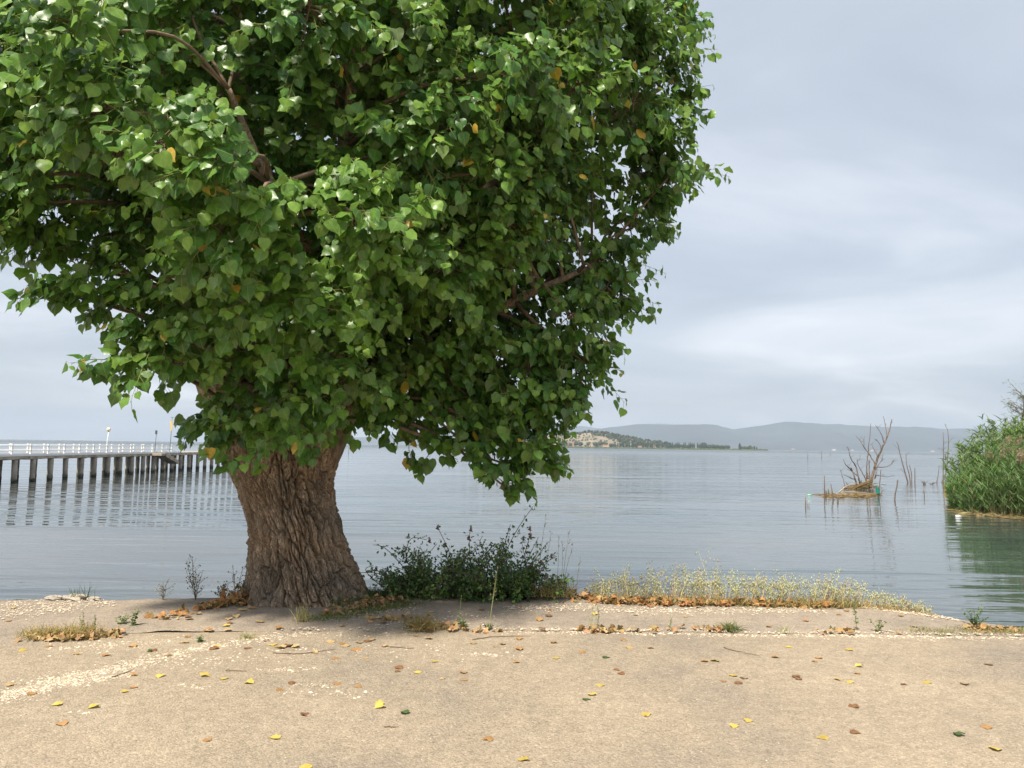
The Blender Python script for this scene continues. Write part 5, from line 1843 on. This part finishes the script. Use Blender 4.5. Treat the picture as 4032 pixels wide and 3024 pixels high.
DRY, GRN = (0.44, 0.30, 0.13), (0.09, 0.145, 0.035)
tuft('grass_tuft', 1665, 2478, 420, 0.19, 0, (0.36, 0.24, 0.09), 'round tuft of dry tawny grass in the pavement crack before the brambles', spread=0.075, lean=0.7)
tuft('grass_tuft', 2873, 2486, 190, 0.14, 0, (0.17, 0.19, 0.055), 'small spiky green tuft in the pavement seam below the oat grass', spread=0.045, lean=0.7)
tuft('grass_tuft', 1185, 2448, 60, 0.17, 0, (0.42, 0.36, 0.16), 'pale upright grass sprig right before the poplar trunk', spread=0.035, lean=0.2, droop=(0, .3))
tuft('grass_tuft', 3090, 2492, 34, 0.11, 0, (0.50, 0.45, 0.26), 'thin bleached grass sprig in the pavement seam', spread=0.03, lean=0.3)
for px, py, n, lab in ((150, 2512, 260, 'dry pale grass clump at the end of the left weed strip'), (235, 2508, 300, 'dense dry grass clump in the middle of the left weed strip'), (330, 2502, 260, 'dry grass clump with brown leaves beside a green weed in the left strip')):
    tuft('grass_tuft', px, py, n, 0.14, 0, (0.50, 0.37, 0.16), lab, spread=0.075, lean=0.5)
tuft('grass_tuft', 970, 2512, 60, 0.10, 0, (0.42, 0.38, 0.18), 'pale thin grass sprig on the old pavement before the tree', spread=0.035, lean=0.35)
for px, py, lab in ((1930, 2430, 'tall single oat stem growing before the brambles'), (2330, 2440, 'slim dry stem in the seam right of the brambles')):
    b = ground(px, py + 50)
    G = Geo()
    oats(G, np.repeat(b[None], 3, 0) + rng.normal(0, .01, (3, 3)) * np.array([1, 1, 0]), np.array([0.62, 0.5, 0.4]) * (1 if px < 2000 else 0.5), rng.normal(0, .08, (3, 2)), jit((0.40, 0.38, 0.18), 3, .1), 6, 0.026)
    tag(G.obj('oat_stem', M_grass, loc=b), lab, 'grass')


# green grass at the trunk foot
def grass_patch(name, pts, n, h, col, label, spread=0.07):
    G = Geo()
    base = []
    for px, py, k in pts:
        b = ground(px, py)
        q = int(n * k)
        base.append(b + np.stack([rng.normal(0, spread * 1.6, q), rng.normal(0, spread, q), np.zeros(q)], 1))
    base = np.concatenate(base)
    m = len(base)
    d = norm(np.stack([rng.normal(0, .5, m), rng.normal(-0.1, .5, m), np.ones(m)], 1))
    c = jit(col, m, 0.22)
    dr = rng.random(m) < 0.15
    c[dr] = jit(DRY, int(dr.sum()), .15)
    ribbons(G, base, d, h * rng.uniform(0.4, 1.1, m), 0.0048, rng.uniform(.1, .9, m), c, 3)
    tag(G.obj(name, M_grass), label, 'grass', kind='stuff')


grass_patch('green_grass', [(1330, 2378, 1), (1390, 2366, 1.1), (1450, 2352, 1.2), (1520, 2350, 1), (1590, 2350, .9)], 420, 0.15, GRN, 'fresh green grass against the foot of the poplar trunk')
grass_patch('green_grass', [(1250, 2440, .6), (1320, 2432, .9), (1400, 2420, 1), (1470, 2405, 1), (1540, 2395, 1), (1590, 2385, .8)], 260, 0.07, (0.13, 0.17, 0.045), 'strip of short green turf from the brambles toward the trunk', 0.06)
grass_patch('verge_grass', [(3640, 2492, .5), (3720, 2494, .5), (3830, 2490, .6), (3900, 2488, .7), (3980, 2492, .7), (4040, 2494, .7)], 240, 0.06, (0.30, 0.26, 0.10), 'sparse dry verge grass in the seam by the leafy weed', 0.07)


# upright weeds
def weed(px, py, h, stems, label, col=(0.085, 0.14, 0.035), leaf=0.035, dens=14, lean=0.15, name='leafy_weed', seed=False, stemcol=None):
    b = ground(px, py)
    t = thing(name, b, label, 'weed')
    G, F = Geo(), Geo()
    for k in range(stems):
        d = np.array([random.gauss(0, lean), random.gauss(0, lean), 1.0]); d /= np.linalg.norm(d)
        hh = h * random.uniform(0.6, 1.0) if k else h
        P = smooth_path([b - (0, 0, .01), b + d * hh * .5 + rng.normal(0, .008, 3), b + d * hh], 8)
        tube(G, P, np.linspace(.0035, .0015, 8), 5)
        n = max(3, int(dens * hh / h))
        ti = rng.uniform(0.05, 1, n)
        bp = np.stack([np.interp(ti, np.linspace(0, 1, 8), P[:, q]) for q in range(3)], 1)
        if seed:
            for q in range(n):
                dd = norm(np.array([random.gauss(0, 1), random.gauss(0, 1), random.uniform(0.5, 1.5)])) * random.uniform(.03, .12)
                tube(G, [bp[q], bp[q] + dd], [.0018, .001], 4)
                sphere(F, bp[q] + dd, random.uniform(.004, .008), 6, 4, col=np.asarray(col) * random.uniform(.7, 1.3))
        else:
            dr = norm(rng.normal(0, 1, (n, 3)) * np.array([1, 1, .3]) + np.array([0, 0, .35]))
            leafy(F, bp, dr, leaf * rng.uniform(.6, 1.2, n) * (1.15 - .6 * ti), jit(col, n, .2))
    G.obj('stem', stemcol or M_shoot, t)
    tag(F.obj('seed_heads' if seed else 'foliage', M_bramble, t), kind='stuff')
    return t


weed(3375, 2485, .24, 1, 'single upright leafy weed in the seam below the oat grass tail', dens=44, leaf=.03)
weed(3460, 2490, .13, 4, 'low spreading green weed just right of the upright one', dens=12, lean=.5)
weed(3275, 2490, .06, 4, 'tiny green seedling left of the upright weed in the seam', dens=8, lean=.6, leaf=.025)
weed(2350, 2482, .22, 1, 'thin dark green weed in the seam right of the brambles', dens=26, leaf=.022)
weed(2635, 2482, .14, 2, 'slight green weed in the seam between brambles and the spiky tuft', dens=9, leaf=.02)
weed(1805, 2460, .26, 1, 'dark upright weed beside the round dry tuft', dens=26, leaf=.026)
weed(1820, 2476, .09, 6, 'low green weed at the foot of the dark upright stem', dens=12, lean=.7)
weed(1925, 2478, .06, 6, 'flat green weed rosette right of the round dry tuft', dens=9, lean=.9, leaf=.03)
weed(3835, 2468, .24, 7, 'bushy green weed at the water edge under the reed reflection', dens=26, lean=.35, leaf=.04, col=(0.075, .13, .03))
weed(480, 2462, .10, 5, 'low green weed on the shaded pavement left of the tree', dens=16, lean=.7)
weed(523, 2470, .17, 3, 'upright green weed beside the low one left of the tree', dens=26, lean=.15)
weed(322, 2492, .17, 2, 'green shoot rising from the left strip of dry grass', dens=30, lean=.12, leaf=.022)
weed(366, 2490, .14, 2, 'second green shoot at the right end of the dry strip', dens=24, lean=.12, leaf=.022)
weed(787, 2525, .06, 6, 'small dark green seedling on the pavement before the tree', dens=10, lean=.7, leaf=.03)
weed(590, 2565, .03, 4, 'tiny sprout in the pale gravel band', dens=6, lean=.7, leaf=.022)
# thistly stalks at the water edge left of the trunk
M_stalk = plain('dry_stalk', (0.22, 0.18, 0.11), 0.9, .3, 20)
weed(770, 2362, .42, 7, 'branching dry brown stalks with seed heads left of the trunk', col=(0.21, 0.17, 0.11), dens=15, lean=.34, name='dry_stalks', seed=True, stemcol=M_stalk)
weed(930, 2355, .36, 6, 'sparse grey seed stalks touching the left side of the trunk', col=(0.30, 0.27, 0.20), dens=14, lean=.3, name='dry_stalks', seed=True, stemcol=M_stalk)
weed(868, 2360, .14, 6, 'low seed stalks between the tall ones and the trunk', col=(0.22, 0.19, 0.13), dens=12, lean=.35, name='dry_stalks', seed=True, stemcol=M_stalk)
weed(640, 2364, .15, 3, 'faint bleached sprig alone on the left shore edge', col=(0.5, 0.45, 0.33), dens=12, lean=.2, name='dry_stalks', seed=True, stemcol=M_stalk)
b = ground(320, 2362)
G = Geo()
n = 34
ribbons(G, b + np.stack([rng.normal(0, .06, n), rng.normal(0, .04, n), np.zeros(n)], 1), norm(np.stack([rng.normal(0, .25, n), rng.normal(0, .2, n), np.ones(n)], 1)), rng.uniform(.08, .24, n), .005, rng.uniform(.05, .5, n), jit((0.055, .09, .035), n, .2), 4)
tag(G.obj('grass_sprig', M_grass, loc=b), 'thin dark green sprig on the left shore beside the pale stones', 'grass')

# ================================================================== FALLEN LEAVES, CHIPPINGS, STONES
DT = [leaf_template(0.5, 0.35, 0.10, 11), leaf_template(-0.35, -0.3, 0.16, 12), leaf_template(0.15, 0.5, 0.2, 13), leaf_template(-0.6, 0.2, 0.1, 14)]
LCOL = {'yellow': (0.58, 0.42, 0.10), 'orange': (0.45, 0.24, 0.10), 'brown': (0.24, 0.11, 0.055), 'green': (0.06, 0.11, 0.03), 'tan': (0.52, 0.35, 0.17)}
LLAB = {'yellow': 'yellow fallen poplar leaf lying on the pavement', 'orange': 'orange brown fallen leaf lying on the pavement', 'brown': 'dark brown curled fallen leaf on the pavement',
        'green': 'green fallen leaf lying flat on the pavement', 'tan': 'pale tan dried fallen leaf on the pavement'}
dead_me = {}
for cn_, c in LCOL.items():
    for q in range(4):
        V, T, U = DT[q]
        V = V.copy(); V[:, 1] -= 0.5
        V[:, 2] -= V[:, 2].min()
        G = Geo(); G.add(V, T, None, np.asarray(c) * (0.85 + 0.1 * q), U)
        dead_me[cn_, q] = G.mesh('fallen_leaf', M_dead)


def drop(px, py, cn_, s=0.075):
    b = ground(px, py)
    o = bpy.data.objects.new('fallen_leaf', dead_me[cn_, random.randrange(4)])
    C.objects.link(o)
    o.location = b + (0, 0, 0.001)
    o.scale = (s, s, s * random.uniform(0.15, 0.6))
    o.rotation_euler = (random.gauss(0, .06), random.gauss(0, .06), random.uniform(0, 6.28))
    if py > 2600:
        zone = 'open asphalt of the road'
    elif px < 1000:
        zone = 'shaded pavement by the trunk'
    elif px < 2330:
        zone = 'pavement below the brambles'
    else:
        zone = 'pavement below the oat grass'
    return tag(o, LLAB[cn_].replace('the pavement', 'the ' + zone), 'leaf', cn_ + ' fallen leaves on the ' + zone)


seen = [(1490, 2773, 'yellow'), (1492, 2784, 'yellow'), (1195, 2812, 'brown'), (1590, 2805, 'green'), (1148, 2690, 'brown'), (985, 2690, 'yellow'), (495, 2722, 'yellow'), (222, 2772, 'yellow'), (245, 2848, 'orange'),
        (820, 2908, 'orange'), (1080, 2900, 'yellow'), (1925, 2905, 'orange'), (1205, 3014, 'yellow'), (2065, 2990, 'yellow'), (2548, 2815, 'yellow'), (2890, 2863, 'yellow'), (2945, 2840, 'yellow'), (3235, 2905, 'yellow'),
        (3365, 2780, 'brown'), (3370, 2885, 'brown'), (3885, 2865, 'orange'), (3925, 2950, 'yellow'), (3770, 2892, 'green'), (3895, 2616, 'brown'), (3650, 2688, 'yellow'), (3345, 2686, 'yellow'), (2425, 2635, 'brown'),
        (2450, 2652, 'brown'), (2363, 2698, 'yellow'), (2330, 2732, 'yellow'), (2305, 2749, 'green'), (2815, 2602, 'yellow'), (2775, 2603, 'orange'), (3055, 2590, 'orange'), (3225, 2588, 'orange'), (3130, 2665, 'brown'), (3145, 2674, 'brown'),
        (2890, 2660, 'yellow'), (2905, 2688, 'brown'), (2388, 2587, 'green'), (2290, 2567, 'orange'), (2190, 2592, 'yellow'), (2030, 2605, 'orange'), (1715, 2600, 'yellow'), (1825, 2645, 'orange'), (1830, 2672, 'orange'),
        (1330, 2690, 'orange'), (1412, 2700, 'orange'), (1640, 2643, 'yellow'), (1575, 2627, 'brown'), (530, 2660, 'orange'), (628, 2665, 'yellow'), (525, 2705, 'orange'), (810, 2663, 'yellow'), (880, 2675, 'yellow'),
        (120, 2730, 'orange'), (45, 2696, 'tan'), (365, 2783, 'yellow'), (1512, 2542, 'tan'), (1412, 2530, 'tan'), (1350, 2535, 'orange'), (1460, 2518, 'tan'), (1240, 2570, 'tan'), (1325, 2592, 'orange'), (1160, 2549, 'tan'),
        (1045, 2524, 'orange'), (830, 2485, 'tan'), (900, 2483, 'tan'), (30, 2448, 'orange'), (50, 2400, 'yellow'), (190, 2545, 'orange'), (300, 2575, 'tan'), (525, 2545, 'orange'), (420, 2580, 'orange'), (655, 2580, 'orange'),
        (1690, 2512, 'tan'), (1640, 2500, 'orange'), (1915, 2490, 'orange'), (2345, 2492, 'orange'), (2560, 2550, 'orange'), (2460, 2520, 'orange'), (2475, 2548, 'tan'), (3170, 2450, 'orange'), (3300, 2425, 'orange'), (3330, 2410, 'orange'),
        (3550, 2432, 'orange'), (3540, 2498, 'orange'), (3600, 2475, 'brown'), (2700, 2430, 'tan'), (2500, 2425, 'tan'), (2168, 2405, 'orange'), (2340, 2424, 'yellow'), (2270, 2375, 'yellow'), (3030, 2470, 'orange')]
for px, py, c in seen:
    drop(px, py, c, random.uniform(0.048, 0.066))
for k in range(46):
    px = random.uniform(700, 2300); py = random.uniform(2395, 2560)
    drop(px, py, random.choice(['tan', 'orange', 'orange', 'brown', 'yellow', 'tan', 'green'] if k % 7 == 0 else ['tan', 'orange', 'tan', 'brown']), random.uniform(0.05, 0.08))
for k in range(18):
    px = random.uniform(0, 4000); py = random.uniform(2540, 2720)
    drop(px, py, random.choice(['tan', 'orange', 'yellow', 'brown']), random.uniform(0.035, 0.06))


def litter(name, pts, label, col, sp=(0.10, 0.06), hmax=0.06):
    G = Geo()
    for px, py, n, hm in pts:
        b = ground(px, py)
        p = b + np.stack([rng.normal(0, sp[0], n), rng.normal(0, sp[1], n), np.abs(rng.normal(0, hm, n)) + 0.006], 1)
        yd = norm(rng.normal(0, 1, (n, 3)) * np.array([1, 1, .45]))
        zd = rng.normal(0, .55, (n, 3)) + np.array([0, 0, 1.0])
        zd = norm(zd - yd * np.sum(zd * yd, 1, keepdims=True))
        q = rng.integers(0, 4, n)
        cc = jit(col, n, .22)
        tn = rng.random(n) < .25
        cc[tn] = jit((0.50, 0.33, 0.17), int(tn.sum()), .15)
        for k in range(4):
            s_ = q == k
            inst(G, DT[k][0] - np.array([0, .5, 0]), DT[k][1], p[s_], np.cross(yd, zd)[s_], yd[s_], zd[s_], rng.uniform(.035, .066, s_.sum()), cc[s_], DT[k][2])
    o = G.obj(name, M_dead)
    o.data.transform(Matrix.Translation((0, 0, 0)))
    tag(o, label, 'leaf litter', kind='stuff')


ORG = (0.40, 0.19, 0.075)
litter('leaf_litter', [(800, 2402, 22, .012), (850, 2390, 50, .022), (900, 2378, 70, .035), (945, 2368, 60, .045), (975, 2385, 20, .02), (700, 2425, 14, .01), (640, 2440, 14, .01)], 'russet drift of dead leaves against the left of the trunk', ORG, (.08, .045))
litter('leaf_litter', [(1400, 2400, 30, .012), (1450, 2390, 40, .02), (1530, 2372, 50, .02), (1640, 2352, 40, .02), (1760, 2350, 40, .02), (1880, 2350, 40, .02), (2000, 2350, 50, .02), (2120, 2350, 60, .03), (2220, 2352, 60, .03), (2300, 2362, 40, .02), (1600, 2440, 16, .008), (1520, 2445, 18, .008), (1330, 2420, 20, .008)],
       'pale orange leaf litter along the foot of the brambles', (0.47, 0.26, 0.12), (.12, .05))
litter('leaf_litter', [(2400 + 75 * k, 2376 + 1.4 * k, int(70 - 4 * k), .022) for k in range(13)], 'rust coloured dead leaves banked below the dry oat grass', ORG, (.11, .06))
litter('leaf_litter', [(2380, 2490, 26, .01), (2440, 2488, 16, .008), (2320, 2485, 14, .006), (2780, 2482, 18, .008), (2600, 2486, 10, .006), (3290, 2494, 12, .006), (3860, 2484, 30, .012), (3930, 2486, 18, .01), (1760, 2480, 20, .01), (1900, 2488, 14, .008), (200, 2520, 26, .01), (300, 2516, 36, .014), (390, 2510, 26, .012), (440, 2500, 16, .01)],
       'scattered dead leaves caught in the seam between road and pavement', (0.46, 0.27, 0.13), (.09, .035))

# pale chippings and husks lying in bands
G = Geo()
bands = [((0, 2740), (330, 2660), 900, 26), ((330, 2660), (760, 2560), 700, 18), ((760, 2555), (1250, 2480), 600, 16), ((280, 2690), (520, 2655), 220, 14), ((1280, 2500), (2000, 2420), 300, 26), ((1900, 2484), (3400, 2502), 1250, 8),
         ((3350, 2503), (4032, 2508), 650, 9), ((2350, 2405), (3250, 2408), 1300, 13), ((2000, 2400), (2350, 2392), 500, 12), ((3390, 2392), (3800, 2452), 500, 5), ((0, 2385), (450, 2375), 700, 14), ((0, 2420), (300, 2400), 500, 18),
         ((1250, 2440), (1650, 2400), 300, 14), ((1000, 2640), (1250, 2630), 90, 8), ((1150, 2690), (1300, 2700), 60, 7), ((700, 2700), (820, 2710), 40, 7), ((1100, 2720), (1500, 2730), 60, 12), ((200, 2560), (700, 2520), 300, 20),
         ((600, 2620), (1300, 2560), 220, 26), ((1400, 2560), (2100, 2560), 110, 30), ((1850, 2570), (1960, 2575), 60, 6), ((300, 2800), (360, 2805), 25, 6)]
pp = []
for (a, b, n, s) in bands:
    t = rng.uniform(0, 1, n)
    px = a[0] + (b[0] - a[0]) * t + rng.normal(0, 12, n)
    py = a[1] + (b[1] - a[1]) * t + rng.normal(0, s, n) * (0.6 + 0.5 * pn(px * 0.01, 3.0))
    pp += [gz(x, max(y, 2362), 0.0) for x, y in zip(px, py)]
P = np.array(pp)
P = P[P[:, 1] < np.maximum(edge_y(P[:, 0]), seam_y(P[:, 0]) + 0.09) - 0.02]
n = len(P)
P[:, 2] = ground_z(P[:, 0], P[:, 1]) + np.where(P[:, 1] > seam_y(P[:, 0]), 0.013, -0.003)
tv = np.array([[-.6, -.35, 0], [.55, -.45, 0], [.65, .3, 0], [-.4, .5, 0], [-.2, -.1, .28], [.25, .05, .25]])
tT = [[0, 1, 5], [0, 5, 4], [1, 2, 5], [2, 3, 4], [2, 4, 5], [3, 0, 4]]
a = rng.uniform(0, 6.28, n); O = np.zeros(n)
X = np.stack([np.cos(a), np.sin(a), O], 1); Y_ = np.stack([-np.sin(a), np.cos(a), O], 1)
sz = np.clip(rng.lognormal(-4.7, 0.5, n), .003, .026)
cc = jit((0.60, 0.50, 0.37), n, .14)
inst(G, tv, tT, P, X, Y_, np.tile([0, 0, 1.], (n, 1)), sz, cc)
# grit all over, sparse
n = 5200
px = rng.uniform(-50, 4080, n); py = 2380 + 640 * rng.uniform(0, 1, n) ** 1.1
P = np.array([gz(x, y, 0.0) for x, y in zip(px, py)])
P = P[P[:, 1] < np.maximum(edge_y(P[:, 0]), seam_y(P[:, 0]) + 0.09) - 0.02]
n = len(P)
P[:, 2] = ground_z(P[:, 0], P[:, 1]) + np.where(P[:, 1] > seam_y(P[:, 0]), 0.013, -0.003)
a = rng.uniform(0, 6.28, n); O = np.zeros(n)
X = np.stack([np.cos(a), np.sin(a), O], 1); Y_ = np.stack([-np.sin(a), np.cos(a), O], 1)
inst(G, tv, tT, P, X, Y_, np.tile([0, 0, 1.], (n, 1)), np.clip(rng.lognormal(-5.5, .4, n), .002, .009), jit((0.40, 0.33, 0.25), n, .4))
tag(G.obj('pale_chippings', M_chip, smooth=False), 'pale chippings and dry husks strewn in bands over the pavement', 'gravel', kind='stuff')

for px, py, s, lab in ((300, 2362, .085, 'low pale boulder on the left shore edge'), (215, 2362, .06, 'small pale stone left of the shore boulder'), (372, 2364, .05, 'small pale stone right of the shore boulder')):
    b = ground(px, py)
    G = Geo(); sphere(G, b + (0, 0, s * .2), s, 14, 9, sc=(1.4, 1.0, .42), noise=.16)
    tag(G.obj('shore_stone', M_stone, loc=b, smooth=False), lab, 'stone')
# fallen twigs
for pts, lab in (([(1075, 2572), (1180, 2575), (1260, 2566), (1320, 2560)], 'long thin brown twig on the old pavement before the tree'), ([(1535, 2545), (1630, 2552)], 'short straight twig beside a tan leaf'),
                 ([(1860, 2518), (1960, 2505), (2090, 2505)], 'bent dark twig lying below the brambles'), ([(2850, 2553), (2910, 2570), (2990, 2585)], 'dark twig lying on the bare road right of the centre'),
                 ([(890, 2645), (970, 2646)], 'short dark twig on the road below the gravel band'), ([(1513, 2860), (1570, 2862)], 'small brown twig on the empty foreground asphalt'), ([(440, 2670), (520, 2642)], 'thin twig lying across the pale gravel band')):
    P = np.array([ground(a, c) + (0, 0, .004) for a, c in pts])
    G = Geo(); Q = smooth_path(P, 10); Q[:, 2] += np.abs(rng.normal(0, .003, 10)); tube(G, Q, np.linspace(.0045, .002, 10), 5)
    tag(G.obj('fallen_twig', M_bough, loc=P[0]), lab, 'twig')

# ================================================================== HAZE
G = Geo()
box(G, (-14500, -900, -4.0), (14500, 14000, 345.0))
M_haze = bpy.data.materials.new('haze_air')
M_haze.use_nodes = True
t = M_haze.node_tree
for n in list(t.nodes):
    if n.type != 'OUTPUT_MATERIAL':
        t.nodes.remove(n)
pv = N(t, 'ShaderNodeVolumePrincipled')
pv.inputs['Color'].default_value = (0.74, 0.86, 1.0, 1)
pv.inputs['Density'].default_value = 0.00012
pv.inputs['Anisotropy'].default_value = 0.0
L(t, pv.outputs[0], t.nodes['Material Output'].inputs['Volume'])
hz = G.obj('haze', M_haze, smooth=False)
tag(hz, 'pale summer haze over the lake', 'haze', kind='stuff')
